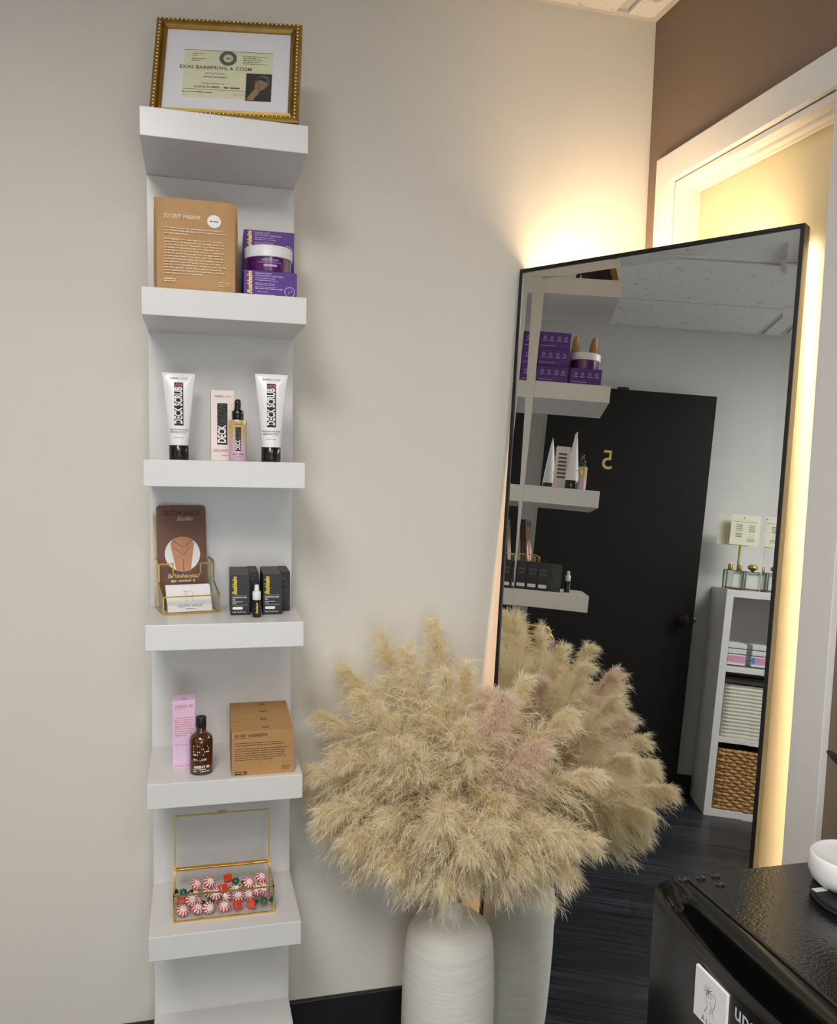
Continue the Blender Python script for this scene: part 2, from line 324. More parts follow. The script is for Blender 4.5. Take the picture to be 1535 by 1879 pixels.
# ceiling of pitted drop-in tiles
t = MB(); gx = [-.15 + .61 * k for k in range(-3, 4)]; gy = []
gx = [XC] + [g for g in gx if XC < g < XB] + [XB]; gy = [0, -1.22, -2.44, YD]
for i in range(len(gx) - 1):
    for j in range(len(gy) - 1):
        a, b2, c0, d0 = gx[i] + .016, gx[i + 1] - .016, gy[j + 1] + .016, gy[j] - .016
        if b2 > a and d0 > c0: t.box(a, b2, c0, d0, H - .004, H + .02)
t.box(XC - .1, XB + .3, YD - .1, .1, H + .02, H + .1)
struct('ceiling', t, m_tile, 0.004)
t = MB()
for g in gx[1:-1]: t.box(g - .012, g + .012, YD, 0, H + .006, H + .02)
for g in gy[1:-1]: t.box(XC, XB, g - .012, g + .012, H + .006, H + .02)
for a in ((XC, XB, -.02, 0), (XC, XB, YD, YD + .02), (XC, XC + .02, YD + .02, -.02), (XB - .02, XB, YD + .02, -.02)): t.box(*a, H - .001, H + .012)
struct('trim_1', t, m_tilegrid)
struct('baseboard_back', MB().box(XC, XB, -.012, 0, 0, .1145), m_black_base, 0.003)
struct('baseboard_left', MB().box(XC, XC + .012, YD, -.012, 0, .105), m_black_base, 0.003)
struct('baseboard_right', MB().box(XB - .012, XB, YD, -.745, 0, .118), m_black_base, 0.003)
# recessed opening on the right wall: casing, jamb lining, closed cream panel
t = MB(); cx0 = XB - .015
t.box(cx0, XB, -.126, -.062, 0, 2.148); t.box(cx0, XB, -.735, -.655, 0, 2.148); t.box(cx0, XB, -.655, -.126, 2.084, 2.148)
struct('trim_2', t, m_trim, 0.0015)
t = MB(); t.box(XB, XB + .081, -.128, -.116, 0, 2.084); t.box(XB, XB + .081, -.665, -.653, 0, 2.084); t.box(XB, XB + .081, -.653, -.128, 2.07, 2.084); t.box(XB + .03, XB + .04, -.653, -.128, 2.062, 2.07); t.box(XB + .058, XB + .064, -.653, -.128, 2.064, 2.07)
struct('trim_3', t, m_trim, 0.001)
struct('door_1', MB().box(XB + .066, XB + .082, -.653, -.128, 0, 2.07), m_cream, 0.001)

# black door standing open in front of the left wall
d2 = struct('door_2', MB().box(-1.757, -1.722, -1.012, -.15, .012, 2.118), m_door, 0.002)
t = MB(); vs, fs = glyphs('5', .145, 'CENTER', .92, 0, 0, 1); t.add([(-1.7205, -.485 + u, 1.735 + v_) for u, v_ in vs], fs); t.build('door_number', m_goldink, d2)
t = MB()
def cyl_x(mb, prof, y, z, n=24, mi=0): mb.loft([[(x, y + r * math.cos(2 * PI * j / n), z + r * math.sin(2 * PI * j / n)) for j in range(n)] for r, x in prof], mi)
cyl_x(t, [(.03, -1.722), (.03, -1.716), (.012, -1.714), (.012, -1.69), (.026, -1.683), (.03, -1.668), (.024, -1.658), (.004, -1.655)], -.95, .945); t.build('door_knob', m_blackp, d2, smooth='angle')
MB().box(-1.748, -1.733, -1.026, -1.012, .93, .955).build('latch_bolt', m_chrome, d2, .002)
MB().box(-1.75, -1.72, -.56, -.50, 2.112, 2.13).build('door_stop', m_blackm, d2, .003)

# white rounded fixture on the ceiling
t = thing('ceiling_fixture', 'white rounded flat fixture on the ceiling seen at mirror top right', 'ceiling fixture', (-.57, -1.32, H - .004))
pts = []
def rrect(hx, hy, r, n=8): return [(sx * (hx - r) + r * math.cos(a), sy * (hy - r) + r * math.sin(a)) for sx, sy, a0 in ((1, 1, 0), (-1, 1, PI / 2), (-1, -1, PI), (1, -1, 1.5 * PI)) for a in [a0 + PI / 2 * k / n for k in range(n + 1)]]
b2 = MB(); b2.loft([[(x, y, z) for x, y in rrect(hx, hy, .045)] for hx, hy, z in ((.17, .30, -.05), (.19, .32, -.035), (.19, .32, 0))]); b2.build('housing', m_plastic, t, .004)
b2 = MB(); b2.loft([[(x, y, z) for x, y in rrect(.168, .298, .043)] for z in (-.054, -.050)]); b2.build('diffuser', m_diff, t)

# ------------------------------------------------------------------ shelf unit
SD, PF = .2947, .0712
Z = [None, 2.0443, 1.7319, 1.4196, 1.1072, .7948, .4824, .17]
u = thing('wall_shelf_unit', 'tall narrow white wall shelf unit with seven shelves on beige wall', 'shelf', (0, 0, .12))
MB().box(0, .3, -PF, -.0005, 0, Z[1] - .05 - .12).build('back_panel', m_lacq, u, .0012)
for i in range(1, 8): MB().box(0, .3, -SD, -.0005 if i == 1 else -PF, Z[i] - .05 - .12, Z[i] - .12).build('shelf', m_lacq, u, .0012)

# ------------------------------------------------------------------ framed licence on the top shelf
fw, fh = .275, .221
f = thing('picture_frame', 'gold beaded picture frame with a licence certificate on the top shelf', 'picture frame', (.148, -.2575, Z[1] + .0055), -.195)
f.rotation_euler = (-.34, 0, -.195)
b2 = MB(); fb = .021; th = .014
def fram(mb, w0, h0, w1, h1, y0, y1, mi=0):    # mitred moulding: outer rectangle to inner rectangle
    o_ = [(-w0, 0 + 0), (w0, 0), (w0, h0), (-w0, h0)]
for (a0, a1) in (((-fw / 2, 0), (fw / 2, 0)), ((fw / 2, 0), (fw / 2, fh)), ((fw / 2, fh), (-fw / 2, fh)), ((-fw / 2, fh), (-fw / 2, 0))):
    rings = []
    for p in (a0, a1):
        sx = -1 if p[0] > 0 else 1; sz = 1 if p[1] < fh / 2 else -1
        rings.append([(p[0] + sx * k, y, p[1] + sz * k) for k, y in ((0, th), (0, -.002), (.003, -.005), (.011, -.006), (.013, -.003), (.017, -.0055), (fb, -.001), (fb, th))])
    b2.loft(rings)
b2.build('moulding', m_gold, f)
b2 = MB()
def bead(mb, x, z, r=.0026): mb.lathe([(r * .05, -r), (r * .7, -r * .7), (r, 0), (r * .7, r * .7), (r * .05, r)], 8, (x, -.0072, z))
for k in range(33):
    x = -fw / 2 + .0075 + (fw - .015) * k / 32; bead(b2, x, .0075); bead(b2, x, fh - .0075)
for k in range(1, 26):
    z = .0075 + (fh - .015) * k / 26; bead(b2, -fw / 2 + .0075, z); bead(b2, fw / 2 - .0075, z)
b2.build('beading', m_bead, f, smooth=True)
MB().box(-fw / 2 + fb - .002, fw / 2 - fb + .002, .003, .006, fb - .002, fh - fb + .002).build('mat_board', m_matb, f)
b2 = MB(); ce = (-.082, .084, .050, .156); rect(b2, ce[0], ce[1], ce[2], ce[3], .0028); ct = b2.build('certificate', m_cert, f)
b2 = MB(); y = .0026
text(b2, 'EXAS BARBERING & COSM', .0105, -.022, .1165, y, bold=.02, space=1.1)
text(b2, 'ESTHETICIAN', .0062, -.022, .1035, y); text(b2, 'LICENSE NUMBER', .0062, -.036, .0735, y, bold=.015); para(b2, -.005, .0735, .03, 1, .004, .003, y, last=1)
para(b2, -.044, .096, .046, 1, .004, .0018, y, last=1); para(b2, -.046, .0815, .042, 1, .004, .0014, y, last=1)
rect(b2, ce[0] + .001, .036, .0675, .0683, y); para(b2, ce[0] + .001, .0615, .055, 1, .004, .0016, y, last=1)
para(b2, -.066, .147, .024, 2, .004, .0013, y, last=.4); para(b2, -.068, .136, .028, 2, .004, .0013, y, last=.6); para(b2, .028, .146, .05, 5, .0042, .0013, y, last=.9, rag=.4, seed=4)
rect(b2, ce[0], ce[1], ce[3] - .001, ce[3], y); stroke(b2, [(.012 + .002 * k, .059 + .003 * math.sin(k * 2.1)) for k in range(12)], .0006, y)
b2.build('print', m_ink, ct)
b2 = MB(); ring2(b2, 0, .1395, .0165, .0075, .0026); ring2(b2, 0, .1395, .0070, .0008, .0026)
for k in range(5):
    a = PI / 2 + k * 2 * PI / 5; put2d(b2, [(.0045 * math.cos(a), .1395 + .0045 * math.sin(a)), (.0018 * math.cos(a + 1.25), .1395 + .0018 * math.sin(a + 1.25)), (.0018 * math.cos(a - 1.25), .1395 + .0018 * math.sin(a - 1.25))], [(0, 2, 1)], .0026)
b2.build('seal', m_ink, ct)
b2 = MB(); rect(b2, .036, .084, .047, .108, .0022); ph = b2.build('portrait_photo', m_photo, f)
def oval(mb, cx, cz, a, b_, rot, y, n=24): put2d(mb, [(cx + a * math.cos(t) * math.cos(rot) - b_ * math.sin(t) * math.sin(rot), cz + a * math.cos(t) * math.sin(rot) + b_ * math.sin(t) * math.cos(rot)) for t in [2 * PI * i / n for i in range(n)]], [tuple(range(n))], y)
b2 = MB(); oval(b2, .0665, .0885, .0135, .0170, -.45, .00205); b2.build('hair', m_hair, ph)
b2 = MB(); put2d(b2, [(.038, .050), (.050, .048), (.0625, .0675), (.0535, .0755)], [(0, 1, 2, 3)], .0019); oval(b2, .0635, .0825, .0098, .0138, -.45, .0018); b2.build('face', m_skin, ph)
b2 = MB(); oval(b2, .0600, .0868, .0021, .0008, -.4, .0016, 10); oval(b2, .0680, .0838, .0021, .0008, -.4, .0016, 10); oval(b2, .0605, .0755, .0026, .0008, -.4, .0016, 10); stroke(b2, [(.0632, .0850), (.0620, .0805), (.0636, .0797)], .0007, .0016); put2d(b2, [(.0560, .0925), (.0640, .0935), (.0725, .0885), (.0745, .0960), (.0660, .1000), (.0575, .0985)], [tuple(range(6))], .0016); b2.build('features', m_inkd, ph)
b2 = MB(); rect(b2, -fw / 2 + fb, fw / 2 - fb, fb, fh - fb, .0012); b2.build('glass_pane', m_glass, f)
MB().box(-fw / 2 + .006, fw / 2 - .006, .0125, .0145, .005, fh - .005).build('back_board', m_easel, f)
b2 = MB(); sl = math.tan(.34); b2.loft([[(-.03, .0147, .15), (.03, .0147, .15), (.03, .0165, .15), (-.03, .0165, .15)], [(-.04, .092, .034), (.04, .092, .034), (.04, .094, .035), (-.04, .094, .035)]]); b2.build('easel_leg', m_easel, f)

# ------------------------------------------------------------------ second shelf: kraft pouches, purple boxes, jar
def pouch(label, loc, printed):
    t = thing('kraft_pouch', label, 'pouch', loc, group='kraft pouches on the second shelf')
    w0, hh = .0768, .1715; b2 = MB(); rings = []
    for z, d, k in ((0, .024, .985), (.006, .026, 1.0), (.03, .025, 1), (.07, .0215, .998), (.11, .017, .995), (.145, .0115, .99), (.158, .0095, .985), (hh, .0085, .985)):
        rings.append([(w0 * k * sx, d * sy, z) for sx, sy in ((-1, -.25), (-.92, -.8), (-.6, -1), (0, -1.06), (.6, -1), (.92, -.8), (1, -.25), (1, .25), (.92, .8), (.6, 1), (0, 1.06), (-.6, 1), (-.92, .8), (-1, .25))])
    b2.loft(rings); b2.build('bag', m_kraft, t, smooth='angle')
    if printed:
        prof = [(0, .024), (.006, .026), (.03, .025), (.07, .0215), (.11, .017), (.145, .0115), (.158, .0095), (.18, .0085)]
        def sf(x, z):
            for (a, da), (c, dc) in zip(prof, prof[1:]):
                if a <= z <= c: d = da + (dc - da) * (z - a) / (c - a); break
            else: d = .0085
            return -d * 1.07 - .0009
        b2 = MB(); text(b2, '50 GRIT PASSIVE', .0098, -.058, .1375, sf, align='LEFT', bold=.035, sx=.93)
        para(b2, -.058, .1325, .026, 1, .003, .0011, sf, last=1)
        para(b2, -.058, .1155, .112, 3, .0052, .0017, sf, last=.4, seed=3); para(b2, -.058, .0945, .112, 13, .0052, .0017, sf, last=.65, seed=5)
        para(b2, -.058, .0215, .021, 2, .004, .0022, sf, last=1, rag=.05); para(b2, .040, .0205, .022, 3, .0034, .0012, sf, last=.7); b2.build('print', m_cream_print, t)
        b2 = MB(); disc(b2, .0325, .1335, .0125, sf); st = b2.build('round_sticker', m_white, t)
        b2 = MB(); para(b2, .0245, .1335, .016, 1, .003, .0016, lambda x, z: sf(x, z) - .0003, last=1, rag=0); b2.build('print', m_inkd, st)
    return t
pouch('brown kraft pouch with white lettering and round sticker on second shelf', (.0972, -.2435, Z[2]), True)
pouch('brown kraft pouch standing directly behind the front kraft pouch', (.0980, -.186, Z[2]), False)
def purple_box():
    t = thing('purple_box', 'purple toner pad box at the front of the second shelf under the jar', 'box', (.234, -.2195, Z[2]), group='purple toner pad boxes')
    MB().box(-.05, .05, -.0465, .0465, 0, .0497).build('carton', m_purple, t, .0008)
    b2 = MB(); y = -.0468; text(b2, 'Bushbalm', .0125, -.0385, .026, y, rot=PI / 2, shear=.35, bold=.03, sx=.86); b2.build('script_logo', m_goldink, t)
    b2 = MB()
    text(b2, 'RADIANT BODY', .0042, -.0285, .0445, y, align='LEFT', bold=.02); text(b2, 'EXFOLIATING TONER PADS', .0042, -.0285, .0400, y, align='LEFT', bold=.02)
    para(b2, -.0285, .0355, .042, 2, .0036, .0012, y, last=1, seed=2); para(b2, -.0285, .0265, .038, 1, .003, .0009, y, last=1); text(b2, 'PEPTIDES CALM SOOTHE', .0032, -.0285, .0235, y, align='LEFT', bold=.02)
    para(b2, -.0285, .0195, .04, 1, .003, .0009, y, last=1, seed=8); para(b2, -.0285, .0165, .052, 1, .003, .0016, y, last=1, rag=0); para(b2, -.024, .0105, .02, 1, .003, .001, y, last=1); para(b2, -.0285, .005, .038, 1, .003, .0016, y, last=1, rag=0)
    ring2(b2, .0365, .013, .0098, .0012, y); stroke(b2, [(.034, .0095), (.0355, .014)], .0008, y); stroke(b2, [(.0385, .0125), (.0405, .0165)], .0014, y)
    # icons on the right side face
    for k, yy in enumerate((-.032, -.012, .01, .030)):
        q = [(.0503, yy + .0045 * math.cos(2 * PI * i / 12), .033 + .0045 * math.sin(2 * PI * i / 12)) for i in range(12)] + [(.0503, yy + .003 * math.cos(2 * PI * i / 12), .033 + .003 * math.sin(2 * PI * i / 12)) for i in range(12)]
        b2.add(q, [(i, (i + 1) % 12, 12 + (i + 1) % 12, 12 + i) for i in range(12)])
        b2.add([(.0503, yy - .007, .0235), (.0503, yy + .007, .0235), (.0503, yy + .007, .0255), (.0503, yy - .007, .0255)], [(0, 1, 2, 3)])
    b2.add([(.0503, -.004, .008), (.0503, .042, .008), (.0503, .042, .0095), (.0503, -.004, .0095)], [(0, 1, 2, 3)])
    b2.build('print', m_lilac, t); return t
pb = purple_box()
for k, lb in enumerate(('purple box lowest in the back stack, hidden behind the front purple box', 'purple box in the middle of the back stack, behind the jar', 'purple box topmost of the back stack, above the white jar lid')):
    dup(pb, (.2405 - (.002 if k == 0 else 0), -.1195 + .001 * k, Z[2] + .0499 * k), -.01 * k, lb)
j = thing('cream_jar', 'purple cosmetic jar with a white lid on the front purple box', 'jar', (.2345, -.2155, Z[2] + .0498))
MB().lathe([(.040, 0), (.0432, .002), (.0432, .032)], 48).build('jar_body', m_purjar, j, smooth='angle')
MB().lathe([(.0452, .029), (.0462, .030), (.0462, .0485), (.0452, .0502), (.040, .0508), (.001, .0508)], 48).build('lid', m_plastic, j, smooth='angle')
b2 = MB(); text(b2, 'RADIANT BODY', .0046, 0, .0225, 0, bold=.02, wrap=(0, 0, .0435)); text(b2, 'EXFOLIATING TONER PADS', .0036, 0, .018, 0, wrap=(0, 0, .0435)); rect(b2, -.013, .013, .0105, .0145, 0, nx=8, wrap=(0, 0, .0435)); b2.build('print', m_lilac, j)

# ------------------------------------------------------------------ third shelf: tubes, carton, serum
def tube(label, loc, rz):
    t = thing('scrub_tube', label, 'tube', loc, rz, group='white scrub tubes')
    zc, zt = .029, .1725
    def sec(z):
        q = (z - zc) / (zt - zc); return .0193 + (.0322 - .0193) * q, .0193 * (1 - q) ** .75 * (1 if q < 1 else 0) + .0009
    rings = []
    for k in range(17):
        z = zc + (zt - zc) * k / 16; a, d = sec(z); rings.append([(a * math.cos(2 * PI * j / 40), d * math.sin(2 * PI * j / 40), z) for j in range(40)])
    b2 = MB(); b2.loft(rings); b2.build('tube_body', m_tube, t, smooth='angle')
    b2 = MB(); b2.box(-.0322, .0322, -.0012, .0012, zt - .007, zt + .001); b2.build('crimp', m_tube, t, .0004)
    MB().lathe([(.0188, 0), (.0194, .002), (.0194, .0285), (.019, .029)], 40).build('cap', m_blackp, t, smooth='angle')
    def sf(e):
        def g(x, z):
            a, d = sec(max(zc, min(zt - .002, z))); return -d * math.sqrt(max(0, 1 - min(.98, (x / a) ** 2))) - e
        return g
    b2 = MB(); rect(b2, -.0088, .0088, .0685, .1545, sf(.0005), nx=8, nz=24); pn = b2.build('label_panel', m_inkd, t)
    b2 = MB(); text(b2, 'DECK SCRUB', .0208, 0, .1085, sf(.0009), rot=PI / 2, sx=.60, bold=.035); b2.build('lettering', m_white, pn)
    b2 = MB(); stroke(b2, [(-.0095 + .0016 * k, .1487 + .0022 * math.sin(k * 2.3)) for k in range(13)], .0016, sf(.0012)); stroke(b2, [(-.006 + .0016 * k, .1515 + .0016 * math.sin(k * 2.9)) for k in range(10)], .001, sf(.0012)); b2.build('script_print', m_pinkink, t)
    b2 = MB(); text(b2, 'SANDI', .0052, -.0085, .1625, sf(.0004), bold=.03, space=1.2); text(b2, 'LAND', .0052, .0095, .1625, sf(.0004), space=1.25)
    text(b2, 'EXFOLIATING POLISH SCRUB', .0038, 0, .060, sf(.0005), bold=.02, sx=.72); para(b2, -.0165, .0562, .033, 2, .0024, .0008, sf(.0005), last=.9); para(b2, -.010, .0445, .019, 1, .002, .0008, sf(.0005), last=1)
    b2.build('print', m_ink, t); return t
tube('white scrub tube standing at the left of the third shelf', (.0618, -.148, Z[3]), .03)
tube('white scrub tube standing at the right end of the third shelf', (.2412, -.212, Z[3]), -.04)
t = thing('serum_carton', 'slim white to pink serum carton behind the dropper bottle', 'box', (.1465, -.182, Z[3]))
MB().box(-.0222, .0222, -.0222, .0222, 0, .139).build('carton', m_palepink, t, .0006)
b2 = MB(); y = -.0224; rect(b2, -.0105, .0095, .032, .1135, y); pn = b2.build('label_panel', m_inkd, t)
b2 = MB(); text(b2, 'DECK', .0215, -.0005, .0525, y - .0002, rot=PI / 2, sx=.62, bold=.035); b2.build('lettering', m_white, pn)
b2 = MB(); text(b2, 'GLOW', .0215, -.0005, .0915, y - .0002, rot=PI / 2, sx=.62, bold=.05); b2.build('outline_lettering', m_ink, pn)
b2 = MB(); text(b2, 'GLOW', .0205, -.0005, .0915, y - .0004, rot=PI / 2, sx=.62, bold=.005); b2.build('letter_fill', m_inkd, pn)
b2 = MB(); text(b2, 'SANDI', .0050, -.0075, .1265, y, bold=.03, space=1.15); text(b2, 'LAND', .0050, .0085, .1265, y, space=1.2); text(b2, 'BODY OIL SERUM', .0034, -.004, .021, y, bold=.02); para(b2, -.019, .018, .034, 1, .003, .0006, y, last=1, rag=0); para(b2, -.002, .0105, .016, 1, .003, .001, y, last=1)
for k in range(7): b2.add([(.0225, -.012, .04 + .012 * k), (.0225, .014, .04 + .012 * k), (.0225, .014, .046 + .012 * k), (.0225, -.012, .046 + .012 * k)], [(0, 1, 2, 3)])
b2.build('print', m_ink, t)
t = thing('dropper_bottle', 'honey to pink serum bottle with black dropper in front of the carton', 'bottle', (.1742, -.243, Z[3]))
MB().lathe([(.0168, 0), (.0176, .002), (.0176, .0765), (.0168, .0795), (.011, .0805)], 40).build('bottle_body', m_oil, t, smooth='angle')
MB().lathe([(.0108, .0800), (.0112, .0805), (.0112, .0965), (.0106, .0975)], 32).build('collar', m_blackp, t, smooth='angle')
MB().lathe([(.0074, .0972), (.0072, .1000), (.0062, .106), (.0064, .113), (.0058, .1165), (.0035, .1195), (.0003, .1203)], 24).build('dropper_bulb', m_blackp, t, smooth=True)
wr = (0, 0, .0179); b2 = MB(); rect(b2, -.0053, .0053, .0195, .0655, 0, nx=6, wrap=wr); pn = b2.build('label_panel', m_inkd, t)
wr = (0, 0, .0181); b2 = MB(); text(b2, 'DECK', .0116, 0, .0312, 0, rot=PI / 2, sx=.62, bold=.03, wrap=wr); b2.build('lettering', m_white, pn)
b2 = MB(); text(b2, 'GLOW', .0116, 0, .0530, 0, rot=PI / 2, sx=.62, bold=.03, wrap=wr); b2.build('outline_lettering', m_ink, pn)
b2 = MB(); text(b2, 'SANDILAND', .0034, 0, .0712, 0, sx=.9, wrap=wr); text(b2, 'BODY OIL SERUM', .0028, 0, .0135, 0, bold=.02, wrap=wr); para(b2, -.006, .0085, .012, 1, .002, .0006, 0, last=1, wrap=wr); b2.build('print', m_inkd, t)

# ------------------------------------------------------------------ fourth shelf: brochure holder, brochures, cards, black boxes, mini dropper
HW = .112
t = thing('brochure_holder', 'stepped clear glass and brass holder of brochures and cards, fourth shelf', 'brochure holder', (.0305, -.196, Z[4]), .197)
b2 = MB(); w_ = .0026
def path(mb, pts, w): [mb.sq(a, c, w) for a, c in zip(pts, pts[1:])]
for x in (0, HW):
    path(b2, [(x, 0, .0015), (x, 0, .037), (x, .05, .060), (x, .05, .098)], w_); path(b2, [(x, .05, .098), (x, .066, .104), (x, .098, .104)], w_)
    b2.sq((x, 0, .0015), (x, .098, .0015), w_); b2.sq((x, .098, .0015), (x, .098, .104), w_)
b2.sq((0, .098, .104), (0, .112, .198), w_)
b2.sq((0, 0, .0015), (HW, 0, .0015), .004); b2.sq((0, 0, .037), (HW, 0, .037), w_); b2.sq((0, .098, .0015), (HW, .098, .0015), w_); b2.sq((0, .05, .0015), (HW, .05, .0015), w_)
path(b2, [(0, .05, .098), (.028, .05, .098), (.028, .05, .078), (.034, .05, .072), (.078, .05, .072), (.084, .05, .078), (.084, .05, .098), (HW, .05, .098)], w_)
b2.build('brass_frame', m_brass, t)
b2 = MB()
for x in (0, HW): b2.add([(x, 0, 0), (x, .098, 0), (x, .098, .104), (x, .066, .104), (x, .05, .098), (x, .05, .06), (x, 0, .037)], [tuple(range(7))])
b2.add([(0, 0, 0), (HW, 0, 0), (HW, 0, .037), (0, 0, .037)], [(0, 1, 2, 3)])
b2.add([(0, .05, 0), (HW, .05, 0), (HW, .05, .072), (0, .05, .072), (0, .05, .098), (.028, .05, .098), (.028, .05, .072), (.084, .05, .072), (.084, .05, .098), (HW, .05, .098)], [(0, 1, 2, 3), (3, 6, 5, 4), (7, 2, 9, 8)])
b2.build('glass_panel', m_glass, t)
mh = Matrix.Translation((.0305, -.196, Z[4])) @ Matrix.Rotation(.197, 4, 'Z')
def brochure(label, k):
    o = thing('brochure', label, 'brochure', mh @ Vector((HW / 2 - .002, .0665 + .0055 * k, .0035)), .197, 'brown brochures in the brass holder'); o.rotation_euler = (-.12, 0, .197)
    b2 = MB(); r_ = .006; w0, hh = .0495, .213
    out = [(-w0, 0), (w0, 0), (w0, hh - r_), (w0 - r_ * .3, hh - r_ * .3), (w0 - r_, hh), (-w0 + r_, hh), (-w0 + r_ * .3, hh - r_ * .3), (-w0, hh - r_)]
    b2.loft([[(x, y, z) for x, z in out] for y in (-.001, .0022)]); b2.build('cover', m_broch, o)
    if k == 0:
        y = -.0013
        b2 = MB(); text(b2, 'GLOW HAUS', .0150, -.002, .198, y, sx=.86, bold=.012); b2.build('title_print', m_brochd, o)
        b2 = MB(); text(b2, 'Studio', .0135, .004, .1865, y, shear=.45, sx=.95); text(b2, 'Be kind to your', .0125, .000, .066, y, shear=.2, bold=.02, sx=.82); para(b2, -.026, .0555, .05, 1, .004, .004, y, last=1); b2.build('white_print', m_cream_print, o)
        b2 = MB(); n = 36; put2d(b2, [(-.001 + .0365 * math.cos(a), .112 + .0365 * math.sin(a)) for a in [2 * PI * i / n for i in range(n)]], [tuple(range(n))], y); pc = b2.build('round_picture', m_white, o)
        y2 = y - .0002; b2 = MB()
        sil = [(-.015, .0765), (-.018, .095), (-.0235, .120), (-.0255, .1345), (-.020, .1435), (-.012, .1470), (0, .1485), (.010, .1470), (.018, .1435), (.0235, .1335), (.021, .118), (.018, .098), (.015, .0765)]
        put2d(b2, sil, [tuple(range(len(sil)))], y2); b2.build('figure', m_leg, pc)
        b2 = MB(); y3 = y2 - .0002
        stroke(b2, [(.0005, .0765), (0, .092), (.001, .101)], .0022, y3); stroke(b2, [(-.021, .1415), (-.010, .132), (.002, .1265), (.012, .135), (.021, .142)], .0016, y3); stroke(b2, [(-.017, .124), (-.007, .117), (.0005, .109), (.007, .118), (.013, .127)], .0014, y3)
        for q in (0, 1, 2): stroke(b2, [(-.004 + .002 * q, .122 - .003 * q), (.002 + .002 * q, .113 - .002 * q)], .0007, y3)
        disc(b2, -.0005, .1435, .0009, y3); b2.build('figure_lines', m_legd, pc)
brochure('brown brochure with round picture, foremost in the brass holder', 0)
for k, lb in ((1, 'brown brochure second from the front in the brass holder'), (2, 'brown brochure third from the front in the brass holder'), (3, 'brown brochure rearmost in the brass holder')): brochure(lb, k)
for k in range(4):
    o = thing('business_card', ('white business card with line drawing, foremost in the glass holder', 'white business card second in the holder pocket', 'white business card third in the holder pocket', 'white business card rearmost in the holder pocket')[k], 'card', mh @ Vector((HW / 2, .012 + .0026 * k, .0032)), .197, 'business cards in the holder'); o.rotation_euler = (-.50, 0, .197)
    MB().box(-.0445, .0445, -.0004, .0004, 0, .0565 + .0006 * k).build('card_stock', m_card, o)
    if k == 0:
        y = -.0007; b2 = MB(); text(b2, 'GLOW HAUS', .0085, 0, .0125, y); para(b2, -.009, .0062, .018, 1, .003, .0013, y, last=1); b2.build('print', m_ink, o)
        b2 = MB(); stroke(b2, [(-.008, .022), (-.004, .028), (-.007, .036), (-.002, .044), (.004, .046), (.008, .040), (.010, .034), (.006, .028), (.009, .022)], .0005, y); stroke(b2, [(-.012, .047), (-.006, .043), (-.010, .040)], .0005, y); disc(b2, -.006, .0445, .0012, y); stroke(b2, [(-.002, .036), (.004, .032), (.002, .026)], .0005, y); b2.build('line_drawing', m_ink, o)
def oil_box(label, loc, w0=.019):
    t = thing('hair_oil_box', label, 'box', loc, group='black oil boxes in rows on the fourth shelf')
    MB().box(-w0, w0, -.016, .016, 0, .0835).build('carton', m_blackbox, t, .0005)
    y = -.0163; b2 = MB(); text(b2, 'Bushbalm', .0125, -.0105, .0605, y, rot=PI / 2, shear=.35, bold=.045, sx=.76); b2.build('script_logo', m_yelink, t)
    b2 = MB(); text(b2, 'INGROWN HAIR', .0040, -.0155, .0365, y, align='LEFT', bold=.02, sx=.95); text(b2, 'OIL', .0040, -.0155, .0320, y, align='LEFT', bold=.02); para(b2, -.0155, .0275, .021, 2, .0034, .0010, y, last=.4)
    rect(b2, -.0155, .0145, .0403, .0406, y); rect(b2, -.0155, .0145, .0208, .0211, y); text(b2, '5 mL / 0.17 fl. oz', .0040, -.0155, .0065, y, align='LEFT', bold=.015, sx=.96)
    put2d(b2, [(-.0155 + .003 + .003 * math.cos(a), .0145 + .0028 * math.sin(a)) for a in [PI / 2 + PI * i / 8 for i in range(9)]] + [(.0025 + .003 * math.cos(a), .0145 + .0028 * math.sin(a)) for a in [-PI / 2 + PI * i / 8 for i in range(9)]], [tuple(range(18))], y)
    b2.build('print', m_white, t); return t
def side_box(label, loc):
    t = thing('hair_oil_box', label, 'box', loc, group='black oil boxes turned side on')
    MB().box(-.0094, .0094, -.016, .016, 0, .0835).build('carton', m_blackside, t, .0005)
    y = -.0163; b2 = MB(); para(b2, -.007, .076, .013, 1, .003, .0008, y, last=1, seed=1); para(b2, -.007, .0715, .008, 3, .003, .0016, y, last=.7, seed=2); para(b2, -.006, .061, .012, 4, .0028, .0008, y, last=.6, seed=3); para(b2, -.007, .046, .0125, 4, .003, .0013, y, last=.7, seed=4); para(b2, -.006, .0335, .012, 4, .0025, .0007, y, last=.7, seed=5)
    ring2(b2, 0, .0145, .0068, .0008, y); stroke(b2, [(-.002, .012), (-.001, .016)], .0007, y); stroke(b2, [(.001, .015), (.003, .018)], .0009, y)
    x = .0097
    for z0, z1 in ((.058, .064), (.046, .052)): b2.add([(x, -.012, z0), (x, .010, z0), (x, .010, z1), (x, -.012, z1)], [(0, 1, 2, 3)], 1)
    b2.add([(x, -.013, .008), (x, .011, .008), (x, .011, .018), (x, -.013, .018)], [(0, 1, 2, 3)], 2)
    b2.build('print', [m_ink, m_ink, m_white], t); return t
ordn = ('foremost', 'second from the front', 'third from the front', 'fourth from the front', 'rearmost')
a0 = b0 = None
for k in range(5):
    for nm, xx in (('left', .181), ('right', .2462)):
        lb = f'black oil box with gold script, {ordn[k]} in the {nm} row'
        loc = (xx + .0006 * random.uniform(-1, 1) + .0007 * k, -.1945 + .0329 * k * .79, Z[4])
        loc = (loc[0], -.1945 + .0326 * k, Z[4]) if k < 4 else None
        if loc is None: continue
        if a0 is None: a0 = oil_box(lb, loc)
        else: dup(a0, loc, random.uniform(-.02, .02), lb)
